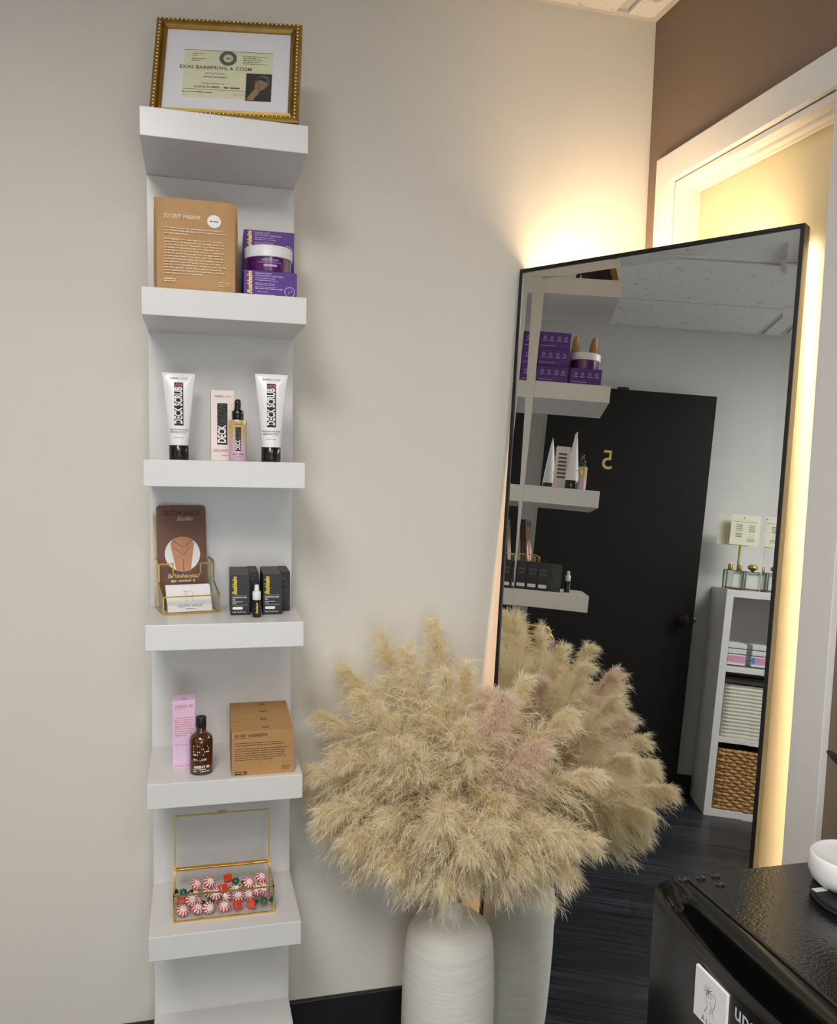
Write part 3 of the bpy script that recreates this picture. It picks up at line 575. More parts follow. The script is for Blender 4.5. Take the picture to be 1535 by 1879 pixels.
for k in range(4):
    for nm, xx in (('between the two front rows', .2106), ('at the right end', .2762)):
        if k > 2: continue
        lb = f'narrow black oil box seen side on, {("foremost", "second", "rearmost")[k]} {nm}'
        loc = (xx + .0006 * k, -.1545 + .0326 * k, Z[4])
        if b0 is None: b0 = side_box(lb, loc)
        else: dup(b0, loc, 0, lb)
t = thing('mini_dropper_bottle', 'tiny black bottle with white dropper standing between the black boxes', 'bottle', (.2122, -.233, Z[4]))
MB().lathe([(.0082, 0), (.009, .0015), (.009, .0335), (.008, .036)], 28).build('bottle_body', m_blackp, t, smooth='angle')
MB().lathe([(.0080, .0355), (.0083, .036), (.0083, .0515), (.0076, .0525)], 28).build('collar', m_plastic, t, smooth='angle')
MB().lathe([(.0053, .0523), (.0050, .055), (.0044, .0595), (.0046, .0630), (.0036, .0655), (.0003, .0664)], 20).build('dropper_bulb', m_plastic, t, smooth=True)
b2 = MB(); text(b2, 'Bushbalm', .0068, 0, .0185, 0, rot=PI / 2, shear=.35, bold=.03, sx=.82, wrap=(0, 0, .0092)); b2.build('script_logo', m_goldink, t)

# ------------------------------------------------------------------ fifth shelf: pink carton, amber bottle, kraft boxes
t = thing('pink_carton', 'tall pale pink carton behind the amber bottle, fifth shelf', 'box', (.0690, -.1955, Z[5]))
MB().box(-.0223, .0223, -.0215, .0215, 0, .1418).build('carton', m_pinkbox, t, .0006)
y = -.0217; b2 = MB(); text(b2, 'AGENT 88', .0088, 0, .1295, y, bold=.015, sx=.88); para(b2, -.018, .124, .02, 1, .003, .001, y, last=1); para(b2, -.018, .106, .037, 9, .0046, .0014, y, last=.6, seed=6); para(b2, -.018, .05, .024, 1, .003, .0012, y, last=1); para(b2, -.019, .006, .038, 1, .003, .0013, y, last=1, rag=0)
b2.add([(-.004, -.012, .142), (.004, -.012, .142), (.004, -.004, .142), (-.004, -.004, .142)], [(0, 1, 2, 3)]); b2.build('print', m_coral, t)
t = thing('amber_bottle', 'amber glass bottle with black screw cap and white lettering, fifth shelf', 'bottle', (.1025, -.2425, Z[5]))
MB().lathe([(.019, 0), (.0225, .002), (.0228, .005), (.0228, .066), (.0222, .071), (.0195, .077), (.014, .0815), (.0105, .084), (.0095, .087), (.0095, .095)], 48).build('bottle_body', m_amber, t, smooth='angle')
MB().lathe([(.0098, .094), (.0102, .0945), (.0102, .1135), (.0095, .1148), (.001, .115)], 32).build('screw_cap', m_blackm, t, smooth='angle')
wr = (0, 0, .0231); b2 = MB(); text(b2, 'AGENT 88', .0072, .001, .0175, 0, bold=.035, sx=.98, wrap=wr); para(b2, -.0165, .0125, .026, 1, .003, .0013, 0, last=1, wrap=wr); para(b2, -.0165, .0085, .033, 1, .003, .0016, 0, last=1, rag=0, wrap=wr)
para(b2, -.0165, .060, .034, 4, .0058, .0024, 0, last=.62, rag=.08, wrap=wr, seed=9); para(b2, -.0165, .0335, .027, 1, .003, .0018, 0, last=1, rag=0, wrap=wr); rect(b2, -.0165, .0105, .0308, .0313, 0, nx=6, wrap=wr); b2.build('print', m_white, t)
def kbox(label, loc, rz):
    t = thing('kraft_box', label, 'box', loc, rz, 'kraft boxes in a row on the fifth shelf')
    MB().box(-.0615, .0615, -.027, .027, 0, .0898).build('carton', m_kraftb, t, .0006)
    y = -.0272; b2 = MB(); text(b2, '50 GRIT AGGRESSIVE', .0082, -.0555, .0815, y, align='LEFT', bold=.02, sx=.84); para(b2, -.0555, .0765, .028, 1, .003, .001, y, last=1)
    para(b2, -.0555, .0665, .104, 2, .0045, .0011, y, last=.93, seed=2); para(b2, -.0555, .0545, .108, 6, .0045, .0011, y, last=.68, seed=3); para(b2, -.0555, .0075, .024, 2, .004, .0022, y, last=1, rag=.06, seed=4); para(b2, .038, .0145, .018, 3, .0032, .0011, y, last=.8, seed=5)
    zt = .0900; q = [(.006 + .0062 * math.cos(a), -.004 + .0062 * math.sin(a), zt) for a in [PI * i / 6 for i in range(7)]]; b2.add(q + [(.006 + .0045 * math.cos(a), -.004 + .0045 * math.sin(a), zt) for a in [PI * i / 6 for i in range(7)]], [(i, i + 1, 8 + i, 7 + i) for i in range(6)])
    for dy in (-.009, -.006): b2.add([(0, dy, zt), (.012, dy, zt), (.012, dy + .0016, zt), (0, dy + .0016, zt)], [(0, 1, 2, 3)])
    b2.build('print', m_inkd, t); return t
kb = kbox('brown kraft box with black lettering, foremost of the row of four', (.2222, -.2535, Z[5]), .012)
for k, (dx, rz, lb) in enumerate(((.0008, -.004, 'brown kraft box second from the front in the row of four'), (.0025, .005, 'brown kraft box third from the front in the row of four'), (.0045, -.006, 'brown kraft box rearmost against the shelf back panel'))): dup(kb, (.2225 + dx, -.2535 + .0555 * (k + 1), Z[5]), rz, lb)

# ------------------------------------------------------------------ sixth shelf: glass box of sweets
x0, x1, y0, y1, zb = .0475, .2475, -.2475, -.137, Z[6]
t = thing('glass_trinket_box', 'open clear glass box with brass edges full of sweets, sixth shelf', 'glass box', ((x0 + x1) / 2, (y0 + y1) / 2, zb))
hw, hd, hh, wb = (x1 - x0) / 2, (y1 - y0) / 2, .057, .0028
b2 = MB()
for sx in (-1, 1):
    for sy in (-1, 1): b2.sq((sx * hw, sy * hd, .0014), (sx * hw, sy * hd, hh), wb)
for z in (.0016, hh):
    for sy in (-1, 1): b2.sq((-hw, sy * hd, z), (hw, sy * hd, z), wb if z > .01 else .0034)
    for sx in (-1, 1): b2.sq((sx * hw, -hd, z), (sx * hw, hd, z), wb)
b2.build('brass_frame', m_brass, t)
b2 = MB()
for sy in (-1, 1): b2.add([(-hw, sy * hd, 0), (hw, sy * hd, 0), (hw, sy * hd, hh), (-hw, sy * hd, hh)], [(0, 1, 2, 3)])
for sx in (-1, 1): b2.add([(sx * hw, -hd, 0), (sx * hw, hd, 0), (sx * hw, hd, hh), (sx * hw, -hd, hh)], [(0, 1, 2, 3)])
b2.build('glass_panel', m_glass, t)
MB().box(-hw, hw, -hd, hd, .0003, .0012).build('base_pane', m_glass, t)
b2 = MB(); lz = hh + .003; lh_ = .1145; ly = hd + .002; ty = hd + .010
path(b2, [(-hw, ly, lz), (-hw, ty, lz + lh_), (hw, ty, lz + lh_), (hw, ly, lz), (-hw, ly, lz)], wb); b2.sq((-hw, ly, lz), (hw, ly, lz), .0042); b2.box(-.009, .009, ty - .004, ty + .004, lz + lh_ - .001, lz + lh_ + .004)
lid = b2.build('lid_frame', m_brass, t)
b2 = MB(); b2.add([(-hw, ly, lz), (hw, ly, lz), (hw, ty, lz + lh_), (-hw, ty, lz + lh_)], [(0, 1, 2, 3)]); b2.build('lid_pane', m_glass, lid)
b2 = MB()
for sx in (-.78, .78): b2.tube([(sx * hw - .012, hd + .0005, hh + .0015), (sx * hw + .012, hd + .0005, hh + .0015)], .0022, 8)
b2.build('hinge', m_brass, lid)
def fan(mb, sx, mi=0, r=.019):
    n = 7; vs = [(sx * .0095, 0, 0)]; 
    for i in range(n): a = -0.75 + 1.5 * i / (n - 1); vs.append((sx * (.0095 + r * math.cos(a)), r * math.sin(a) * .8, .0035 * (-1) ** i))
    mb.add(vs, [(0, i + 1, i + 2) for i in range(n - 1)], mi)
pm = thing('peppermint_sweet', 'red and white striped peppermint in clear wrapper inside the glass box', 'sweet', (0, 0, 0), group='peppermints in the glass box')
MB().lathe([(.0005, -.0055), (.008, -.0053), (.0118, -.0036), (.0132, 0), (.0118, .0036), (.008, .0053), (.0005, .0055)], 28).build('candy', m_pep, pm, smooth=True)
b2 = MB(); fan(b2, 1); fan(b2, -1); b2.build('wrapper', m_film, pm)
sw = thing('wrapped_sweet', 'red wrapped sweet lying among the peppermints in the glass box', 'sweet', (0, 0, 0), group='red sweets in the glass box')
MB().box(-.0085, .0085, -.0085, .0085, -.006, .006).build('candy', m_redc, sw, .003)
b2 = MB(); fan(b2, 1); fan(b2, -1); b2.build('wrapper', m_film, sw)
sg = thing('wrapped_sweet', 'green wrapped sweet lying among the peppermints in the glass box', 'sweet', (0, 0, 0), group='green sweets in the glass box')
MB().lathe([(.0005, -.006), (.006, -.005), (.0082, 0), (.006, .005), (.0005, .006)], 12).build('candy', m_greenc, sg, smooth=True)
b2 = MB(); fan(b2, 1, r=.015); fan(b2, -1, r=.015); b2.build('wrapper', m_greenc, sg)
spots = []
rc = random.Random(5)
for j in range(3):
    for i in range(7): spots.append((x0 + .0165 + .0278 * i + rc.uniform(-.003, .003), y0 + .019 + .034 * j + rc.uniform(-.003, .003), zb + .0135 + rc.uniform(0, .002)))
for i, j in ((0, 1), (1, 2), (2, 2), (3, 1.2), (4, 2), (5, 1.6), (6, 1.9), (5.6, .6), (2.4, .4), (6, .5), (3.4, 2.2), (.6, .2)): spots.append((x0 + .018 + .0272 * i, y0 + .019 + .034 * j, zb + .034 + rc.uniform(-.002, .003)))
first = {}
for k, p in enumerate(spots):
    src = sw if k in (0 + 7, 5, 4, 24, 31) else sg if k in (6, 9, 21, 25) else pm
    rot = (rc.uniform(.35, 1.25), rc.uniform(-.35, .35), rc.uniform(-.7, .7))
    if src.name not in first: src.location = p; src.rotation_euler = rot; first[src.name] = 1
    else: dup(src, p, rot=rot)

# ------------------------------------------------------------------ leaning mirror with warm strip behind
N_ = Vector((-.827, -.559, .0595)).normalized(); r_ = Vector((-N_[1], N_[0], 0)).normalized()
if r_.x < 0: r_ = -r_
z_ = r_.cross(-N_)
base = r_ * .8135 + N_ * (-.57181) + z_ * .0345
mm = Matrix(((r_[0], -N_[0], z_[0], base[0]), (r_[1], -N_[1], z_[1], base[1]), (r_[2], -N_[2], z_[2], base[2]), (0, 0, 0, 1)))
fm = thing('floor_mirror', 'tall black framed mirror leaning in the corner, glowing warm from behind', 'mirror'); fm.matrix_world = mm @ Matrix.Rotation(-.006, 4, 'Y')
mw_, mh_, ff, fd = .321, 1.888, .0085, .028
def inframe(mb, w0, h0, w1, y0, y1):
    for a in ((-w0, -w0 + w1, 0, h0), (w0 - w1, w0, 0, h0), (-w0 + w1, w0 - w1, 0, w1), (-w0 + w1, w0 - w1, h0 - w1, h0)): mb.box(a[0], a[1], y0, y1, a[2], a[3])
b2 = MB(); inframe(b2, mw_, mh_, ff, -.001, fd); b2.build('frame', m_frame, fm, .001)
b2 = MB(); bw = .021; iw = mw_ - ff; yb = .0035; lift = .0003
o_ = [(-iw, ff), (iw, ff), (iw, mh_ - ff), (-iw, mh_ - ff)]; i_ = [(-iw + bw, ff + bw), (iw - bw, ff + bw), (iw - bw, mh_ - ff - bw), (-iw + bw, mh_ - ff - bw)]
i_ = [(-iw + .028, ff + bw), (iw - bw, ff + bw), (iw - bw, mh_ - ff - bw), (-iw + .028, mh_ - ff - bw)]
b2.add([(x, yb, z) for x, z in i_], [(0, 1, 2, 3)])
for a, c, lf in ((0, 1, .0004), (1, 2, .0004), (2, 3, .0010), (3, 0, .0012)):     # ground edge of the glass, each side at its own slight angle
    b2.add([(o_[a][0], yb - lf, o_[a][1]), (o_[c][0], yb - lf, o_[c][1]), (i_[c][0], yb, i_[c][1]), (i_[a][0], yb, i_[a][1])], [(0, 1, 2, 3)])
b2.build('mirror_glass', m_mirror, fm)
MB().box(-mw_ + .002, mw_ - .002, .008, .026, .002, mh_ - .002).build('backing_board', m_frame, fm)
b2 = MB(); inset = .030
b2.box(-mw_ + inset + .055, mw_ - .012, fd, fd + .014, .25, mh_ - .03); b2.build('light_housing', m_hous, fm, .002)
b2 = MB()
b2.box(-mw_ + inset + .045, -mw_ + inset + .053, fd + .004, fd + .016, .25, mh_ - .03); b2.box(mw_ - .012, mw_ - .009, fd + .005, fd + .0085, .25, mh_ - .03, 1); b2.box(-mw_ + inset + .02, .20, fd + .002, fd + .016, mh_ - .03, mh_ - .016, 2)
o = b2.build('light_strip', m_led, fm); o['label'] = 'warm glowing strip behind the mirror frame'

# ------------------------------------------------------------------ vase and pampas
VX, VY = .664, -.157
v = thing('vase', 'large white stoneware bottle vase with streaky texture in front of the mirror', 'vase', (VX, VY, 0))
prof = [(.090, 0), (.102, .004), (.107, .02), (.1085, .06), (.109, .12), (.1085, .18), (.1075, .23), (.1058, .27), (.1035, .305), (.1015, .320), (.098, .337), (.090, .352), (.074, .3655), (.052, .3745), (.037, .380), (.0295, .387), (.027, .396), (.0272, .408), (.0285, .415), (.026, .416), (.0235, .408), (.0235, .39), (.02, .36)]
MB().lathe(prof, 64, cap=False).build('vase_body', m_vase, v, smooth=True)
def clampw(P, m=.012):
    # keep the fibres in front of the wall and of the mirror glass
    P[:, 1] = np.minimum(P[:, 1], -m - .004 * rng.random(len(P)))
    n = np.array(N_); d = P @ n + .57181; k = d < m
    P[k] += np.outer((m - d[k]) + .004 * rng.random(k.sum()), n); return P
def plume(label, tip, blush=False, fat=1.0, group='cream pampas plumes in the vase'):
    tip = np.array(tip, float); p0 = np.array([VX + rng.uniform(-.010, .010), VY + rng.uniform(-.010, .010), .405]); rel = tip - p0; L = np.linalg.norm(rel)
    hz = np.array([rel[0], rel[1], 0]); up = np.array([0, 0, 1.0]); p1 = p0 + hz * .38 + up * (max(rel[2], 0) * .55 + .30 * np.linalg.norm(hz))
    bez = lambda t: ((1 - t) ** 2)[:, None] * p0 + (2 * t * (1 - t))[:, None] * p1 + (t ** 2)[:, None] * tip
    dbez = lambda t: (2 * (1 - t))[:, None] * (p1 - p0) + (2 * t)[:, None] * (tip - p1)
    nb, nf = 215, 30
    tb = np.sort(.27 + .72 * rng.random(nb) ** .9); A = bez(tb); T = dbez(tb); T /= np.linalg.norm(T, axis=1)[:, None]
    rad = rng.normal(size=(nb, 3)); rad -= (rad * T).sum(1)[:, None] * T; rad /= np.linalg.norm(rad, axis=1)[:, None]
    LB = fat * (.052 + .088 * np.sin(PI * np.clip(tb, 0, 1) ** .75)) * (.6 + .5 * rng.random(nb)) * np.where(tb > .85, .8, 1)
    D = T * .83 + rad * (.54 * np.where(tb > .8, .6, 1))[:, None]; D /= np.linalg.norm(D, axis=1)[:, None]
    # branch curve droops with its own weight
    def bp_(s, idx): return A[idx] + D[idx] * (LB[idx] * s)[:, None] + np.array([0, 0, -1.0]) * (LB[idx] * .38 * s ** 2)[:, None]
    idx = np.repeat(np.arange(nb), nf); s = rng.random(nb * nf) ** .8; Q = bp_(s, idx)
    FD = D[idx] + np.array([0, 0, -.6]) * s[:, None] + rng.normal(scale=.44, size=(nb * nf, 3)); FD /= np.linalg.norm(FD, axis=1)[:, None]
    FL = .013 + .016 * rng.random(nb * nf); wd = .00043 * (.7 + .6 * rng.random(nb * nf))
    sd = np.cross(FD, rng.normal(size=(nb * nf, 3))); sd /= np.linalg.norm(sd, axis=1)[:, None]
    Mid = Q + FD * (FL * .55)[:, None] + np.array([0, 0, -1]) * (FL * .05)[:, None]; End = Q + FD * FL[:, None] + np.array([0, 0, -1]) * (FL * .22)[:, None]
    V = np.stack([Q - sd * wd[:, None], Q + sd * wd[:, None], Mid - sd * (wd * .8)[:, None], Mid + sd * (wd * .8)[:, None], End], 1).reshape(-1, 3)
    n = nb * nf; b5 = np.arange(n) * 5
    quads = np.stack([b5, b5 + 1, b5 + 3, b5 + 2], 1); tris = np.stack([b5 + 2, b5 + 3, b5 + 4], 1)
    # branch ribs
    ns = 5; ss = np.linspace(0, 1, ns); RB = np.stack([bp_(np.full(nb, q), np.arange(nb)) for q in ss], 1); side = np.cross(D, rng.normal(size=(nb, 3))); side /= np.linalg.norm(side, axis=1)[:, None]
    wv = .0007 * (1 - .7 * ss); RV = np.stack([RB - side[:, None, :] * wv[None, :, None], RB + side[:, None, :] * wv[None, :, None]], 2).reshape(-1, 3)
    o5 = len(V); bi = (np.arange(nb)[:, None] * ns + np.arange(ns - 1)[None, :]).reshape(-1) * 2 + o5
    quads = np.concatenate([quads, np.stack([bi, bi + 1, bi + 3, bi + 2], 1)])
    V = clampw(np.concatenate([V, RV]))
    loc = p0.copy(); V = V - loc
    t = thing('pampas_plume', label, 'pampas grass', loc, group=group)
    me = bpy.data.meshes.new('feather_head'); me.from_pydata(V.tolist(), [], quads.tolist() + tris.tolist()); me.materials.append(m_pamp if blush else m_pam); me.update()
    o = bpy.data.objects.new('feather_head', me); C.objects.link(o); o.parent = t
    tt = np.linspace(0, .96, 12); Cv = np.concatenate([np.array([[VX + (p0[0] - VX) * .4, VY + (p0[1] - VY) * .4, .10]]), bez(tt)]); Cv = clampw(Cv) - loc
    MB().tube([tuple(c) for c in Cv], [.0022] + [.0022 - .0016 * q for q in tt], 6).build('stem', m_stem, t, smooth=True)
    return t
tips = [((.50, -.10, 1.03), 0), ((.55, -.16, 1.01), 0), ((.63, -.08, 1.05), 0), ((.67, -.21, .98), 0), ((.60, -.28, .98), 0), ((.74, -.17, .90), 1), ((.78, -.26, .96), 0),
        ((.43, -.08, .95), 0), ((.44, -.20, .92), 0), ((.37, -.12, .86), 0), ((.385, -.25, .82), 0), ((.47, -.36, .87), 0),
        ((.345, -.15, .75), 0), ((.35, -.28, .71), 0), ((.365, -.10, .66), 0), ((.365, -.22, .66), 0), ((.40, -.32, .66), 0), ((.425, -.20, .59), 0), ((.49, -.33, .61), 0), ((.52, -.28, .84), 0), ((.60, -.20, .86), 0), ((.66, -.30, .80), 0), ((.48, -.30, .70), 0), ((.56, -.36, .68), 0), ((.70, -.36, .74), 0), ((.76, -.34, .68), 0), ((.45, -.14, .78), 0),
        ((.60, -.47, .70), 0), ((.66, -.45, .72), 0), ((.55, -.45, .76), 0), ((.58, -.40, .60), 0), ((.72, -.43, .63), 0),
        ((.86, -.33, .90), 0), ((.90, -.37, .78), 0), ((.88, -.41, .66), 0), ((.82, -.42, .60), 0), ((.78, -.37, .85), 1), ((.80, -.48, .70), 0), ((.62, -.36, .90), 0), ((.71, -.34, .94), 1)]
for tp, bl in tips:
    plume('blush pink pampas plume near the middle of the vase bouquet' if bl else 'fluffy cream pampas plume fanning out of the white vase', tp, bool(bl), group='blush pampas plumes in the vase' if bl else 'cream pampas plumes in the vase')

# ------------------------------------------------------------------ fridge with what stands on it
FZ = .85
fr = thing('mini_fridge', 'glossy black mini fridge in the lower right corner', 'fridge', (.95, -1.165, 0))
def L2(x, y): return x - .95, y + 1.165
bx0, bx1, by0, by1 = .763 - .95, 1.150 - .95, -1.40 + 1.165, -.935 + 1.165
MB().box(bx0, bx1, by0, by1, .025, FZ - .012).build('body', m_fr, fr, .004)
MB().box(bx0 - .001, bx1, by0, by1, FZ - .012, FZ).build('top_panel', m_frtop, fr, .004)
for sx in (bx0 + .03, bx1 - .03):
    for sy in (by0 + .03, by1 - .03): MB().lathe([(.016, 0), (.016, .026)], 16, (sx, sy, 0)).build('foot', m_blackm, fr)
rings = []; ny = 48
for i in range(ny + 1):
    q = i / ny; yy = by0 + (by1 - by0) * q; e = min(1, (4 * q * (1 - q)) ** .55) if 0.012 < q < .988 else 0; dp = .030 * e; bul = .016 * math.sin(PI * q)
    X = lambda x: x - .95
    sec = [(.757, .03), (.757, FZ), (.750 - bul * .4, FZ + .001), (.744 - bul * .6 + .002 * (1 - e), FZ - .002), (.7425 - bul * .6 - .001 * (1 - e), FZ - .003 - .003 * e - dp * .3), (.740 - bul * .6, FZ - .004 - .006 * e - dp * .75), (.736 - bul * .65, FZ - .005 - .007 * e - dp), (.729 - bul * .75, FZ - .007 - .006 * e - dp), (.725 - bul * .8, FZ - .008 - .005 * e - dp * .8), (.7225 - bul * .85, FZ - .010 - .004 * e - dp * .35), (.7195 - bul * .95, FZ - .013 - .002 * e - dp * .2), (.718 - bul, FZ - .022 - dp * .2), (.717 - bul, FZ - .04), (.717 - bul, .03)]
    rings.append([(X(x), yy, z) for x, z in sec])
b2 = MB(); b2.loft(rings); 
dr = b2.build('door', [m_fr, m_scoop], fr, smooth='angle')
idx = []
for k, p in enumerate(dr.data.polygons):
    idx.append(1 if (k < ny * 14 and 3 <= k % 14 <= 8) else 0)
dr.data.polygons.foreach_set('material_index', idx)
for (bx, by) in ((.7525, -.950), (.781, -.950), (.805, -.949), (.797, -.972)):
    b2 = MB(); b2.lathe([(.0062, 0), (.0062, .0018), (.0045, .0032), (.001, .0034)], 16, (bx - .95, by + 1.165, FZ)); b2.build('hinge_screw', m_chrome, fr, smooth='angle')
b2 = MB(); vs, fs = glyphs('upstreman', .030, 'LEFT', .92, .0004, 0, 1.02); b2.add([(.7164 - .016 * math.sin(PI * (-1.148 + 1.165 - u - by0) / (by1 - by0)) - .95, -1.148 + 1.165 - u, .797 + v_) for u, v_ in vs], fs); b2.build('brand_lettering', m_silverink, dr)
mg = thing('magnet_card', 'square white card with thin line drawing stuck on the fridge door', 'card', (.7003, -1.104, .743)); 
MB().box(-.0022, .002, -.0325, .0325, 0, .065).build('card_stock', m_card, mg, .0004)
b2 = MB()
def sx_(pts, w): 
    vs = []
    for i, (a, c) in enumerate(pts):
        dx = pts[min(i + 1, len(pts) - 1)][0] - pts[max(i - 1, 0)][0]; dz = pts[min(i + 1, len(pts) - 1)][1] - pts[max(i - 1, 0)][1]; l = math.hypot(dx, dz) or 1
        vs += [(-.0026, -(a - dz / l * w), c + dx / l * w), (-.0026, -(a + dz / l * w), c - dx / l * w)]
    b2.add(vs, [(2 * i, 2 * i + 1, 2 * i + 3, 2 * i + 2) for i in range(len(pts) - 1)])
for k in range(9):
    a = 2 * PI * k / 9; sx_([(-.004, .046), (-.004 + .010 * math.cos(a), .046 + .008 * math.sin(a))], .0003)
sx_([(-.004, .046), (-.008, .036), (-.004, .026), (-.010, .016)], .0003); sx_([(.006, .050), (.012, .044), (.010, .034), (.006, .028), (.010, .018)], .0003); sx_([(0, .036), (.004, .030), (.002, .020)], .0003)
vs, fs = glyphs('A L I A', .010, 'CENTER', 1, 0, 0, 1); b2.add([(-.0026, -u, .007 + v_) for u, v_ in vs], fs); b2.build('line_drawing', m_ink, mg)
td = thing('charging_base', 'round black flat base under the white bowl on the fridge', 'base', (.968, -1.062, FZ))
MB().lathe([(.071, 0), (.075, .002), (.076, .005), (.073, .0075), (.075, .009), (.074, .012), (.001, .0125)], 56).build('tray', m_blackm, td, smooth='angle')
b2 = MB(); b2.box(-.069, -.050, .024, .033, .0122, .0130); b2.build('label_plate', m_silverink, td)
bw_ = thing('white_bowl_device', 'white round bowl shaped device on the black base', 'device', (.958, -1.030, FZ + .0125))
MB().lathe([(.030, 0), (.042, .002), (.049, .009), (.0525, .020), (.0525, .033), (.0515, .039), (.0500, .0425), (.0485, .0430)], 64, cap=False).build('shell', m_bowl, bw_, smooth=True)
MB().lathe([(.0484, .0425), (.047, .0418), (.03, .0405), (.001, .040)], 64, cap=False).build('top_dish', m_plastic, bw_, smooth=True)
pd = thing('white_dome', 'small white rounded cap on the black base at the right frame edge', 'cap', (.921, -1.088, FZ + .0125)); MB().lathe([(.013, 0), (.019, .003), (.020, .009), (.017, .013), (.001, .0145)], 32).build('shell', m_bowl, pd, smooth=True)
ar = thing('black_stand', 'black curved arm of a stand reaching in at the right edge', 'stand', (1.04, -1.16, FZ))
MB().lathe([(.045, 0), (.045, .006), (.012, .010), (.006, .012)], 32).build('base', m_blackm, ar, smooth='angle')
MB().tube([(0, 0, .01), (0, .002, .10), (-.004, .03, .15), (-.03, .105, .165), (-.040, .150, .158)], .005, 10).build('post', m_blackm, ar, smooth=True)
MB().tube([(-.034, .150, .172), (-.036, .155, .155), (-.039, .172, .147), (-.041, .195, .152), (-.042, .215, .159), (-.042, .228, .163), (-.042, .233, .163)], [.010, .010, .0085, .0075, .006, .0045, .002], 12).build('hook', m_blackp, ar, smooth=True)

# ------------------------------------------------------------------ seen in the mirror: cube shelf, baskets, cards, rack
KX0, KX1, KY0, KY1, KH = -1.842, -1.503, -1.53, -1.113, 1.13
k = thing('cube_shelf', 'white three compartment cube shelf by the left wall, seen in the mirror', 'shelf', ((KX0 + KX1) / 2, (KY0 + KY1) / 2, 0))
hx, hy = (KX1 - KX0) / 2, (KY1 - KY0) / 2
for sy in (-1, 1): MB().box(-hx, hx, min(sy * hy, sy * (hy - .035)), max(sy * hy, sy * (hy - .035)), 0, KH - .035).build('side_panel', m_lacq, k, .001)
MB().box(-hx, hx, -hy, hy, KH - .035, KH).build('top', m_lacq, k, .001)
for z in (0, .37, .722): MB().box(-hx, hx, -hy + .035, hy - .035, z, z + (.035 if z == 0 else .026)).build('shelf', m_lacq, k, .001)
MB().box(-hx, -hx + .006, -hy + .035, hy - .035, .035, KH - .035).build('back_panel', m_lacq, k)
def rib_basket(name, label, cat, z, h, mat, wv):
    t = thing(name, label, cat, ((KX0 + KX1) / 2 + .01, (KY0 + KY1) / 2, z)); b2 = MB(); n = 64 if wv else 30
    rings = []
    for i in range(n + 1):
        q = i / n; zz = h * q; k_ = 1 + (.0 if wv else .0)
        d = (.004 * abs(math.sin(PI * i / 4)) if wv else .003 * (i % 2)); rr = rrect(.145 + d, .160 + d, .03, 6)
        if wv: rr = [(x * (1 + .010 * math.sin(j * 2.2 + (i // 4 % 2) * PI)), y * (1 + .010 * math.sin(j * 2.2 + (i // 4 % 2) * PI))) for j, (x, y) in enumerate(rr)]
        rings.append([(x, y, zz) for x, y in rr])
    b2.loft(rings); b2.build('basket_body', mat, t, smooth=False)
    b2 = MB(); rr = rrect(.147, .162, .03, 6); b2.tube([(x, y, h) for x, y in rr + rr[:1]], .006, 8); b2.build('rim', mat if wv else m_blackm, t, smooth=True)
# woven basket is denser around so the weave reads
def woven(label, z, h):
    t = thing('woven_basket', label, 'basket', ((KX0 + KX1) / 2 + .01, (KY0 + KY1) / 2, z)); b2 = MB(); rows = 18; per = [] 
    base_ = rrect(.145, .160, .03, 4)
    P = [Vector((x, y, 0)) for x, y in base_]; seg = []
    for a, c in zip(P, P[1:] + P[:1]):
        nn = max(1, int((c - a).length / .008)); seg += [a.lerp(c, q / nn) for q in range(nn)]
    for rw in range(rows):
        zz = h * (rw + .5) / rows; pts = []
        for j, p in enumerate(seg):
            o = .005 * math.sin(2 * PI * j / 6 + (rw % 2) * PI); d = p.normalized(); pts.append((p.x + d.x * o, p.y + d.y * o, zz + .0015 * math.sin(j * 1.7 + rw)))
        b2.tube(pts + pts[:1], h / rows * .56, 6)
    b2.build('weave', m_basket, t, smooth=True)
    MB().loft([[(x * .96, y * .96, zz) for x, y in base_] for zz in (.003, h - .02)]).build('liner', m_kraftd, t)
woven('woven brown rush basket in the lowest cube compartment', .037, .30)
rib_basket('fabric_basket', 'ribbed off-white basket in the middle cube compartment', 'basket', .397, .27, m_rib, False)
for q, (yy, w0, lb, ma) in enumerate(((-1.205, .05, 'clear tub of white products with pink label in the upper cube compartment', m_pink2), (-1.315, .045, 'clear tub of white products with blue label in the upper cube compartment', m_blue2))):
    t = thing('product_tub', lb, 'tub', (-1.60, yy, .749)); b2 = MB(); b2.box(-.06, .06, -w0, w0, 0, .004)
    for s_ in (-1, 1): b2.box(-.06, .06, s_ * w0 - .001, s_ * w0 + .001, 0, .13); b2.box(s_ * .06 - .001, s_ * .06 + .001, -w0, w0, 0, .13)
    b2.build('clear_tub', m_glass, t); b2 = MB()
    for i in range(4): b2.box(-.05, .05, -w0 + .006, w0 - .006, .006 + .028 * i, .030 + .028 * i)
    b2.build('white_packets', m_plastic, t, .003); b2 = MB(); b2.box(.0505, .0515, -w0 + .008, w0 - .008, .02, .052); b2.build('label_strip', ma, t)
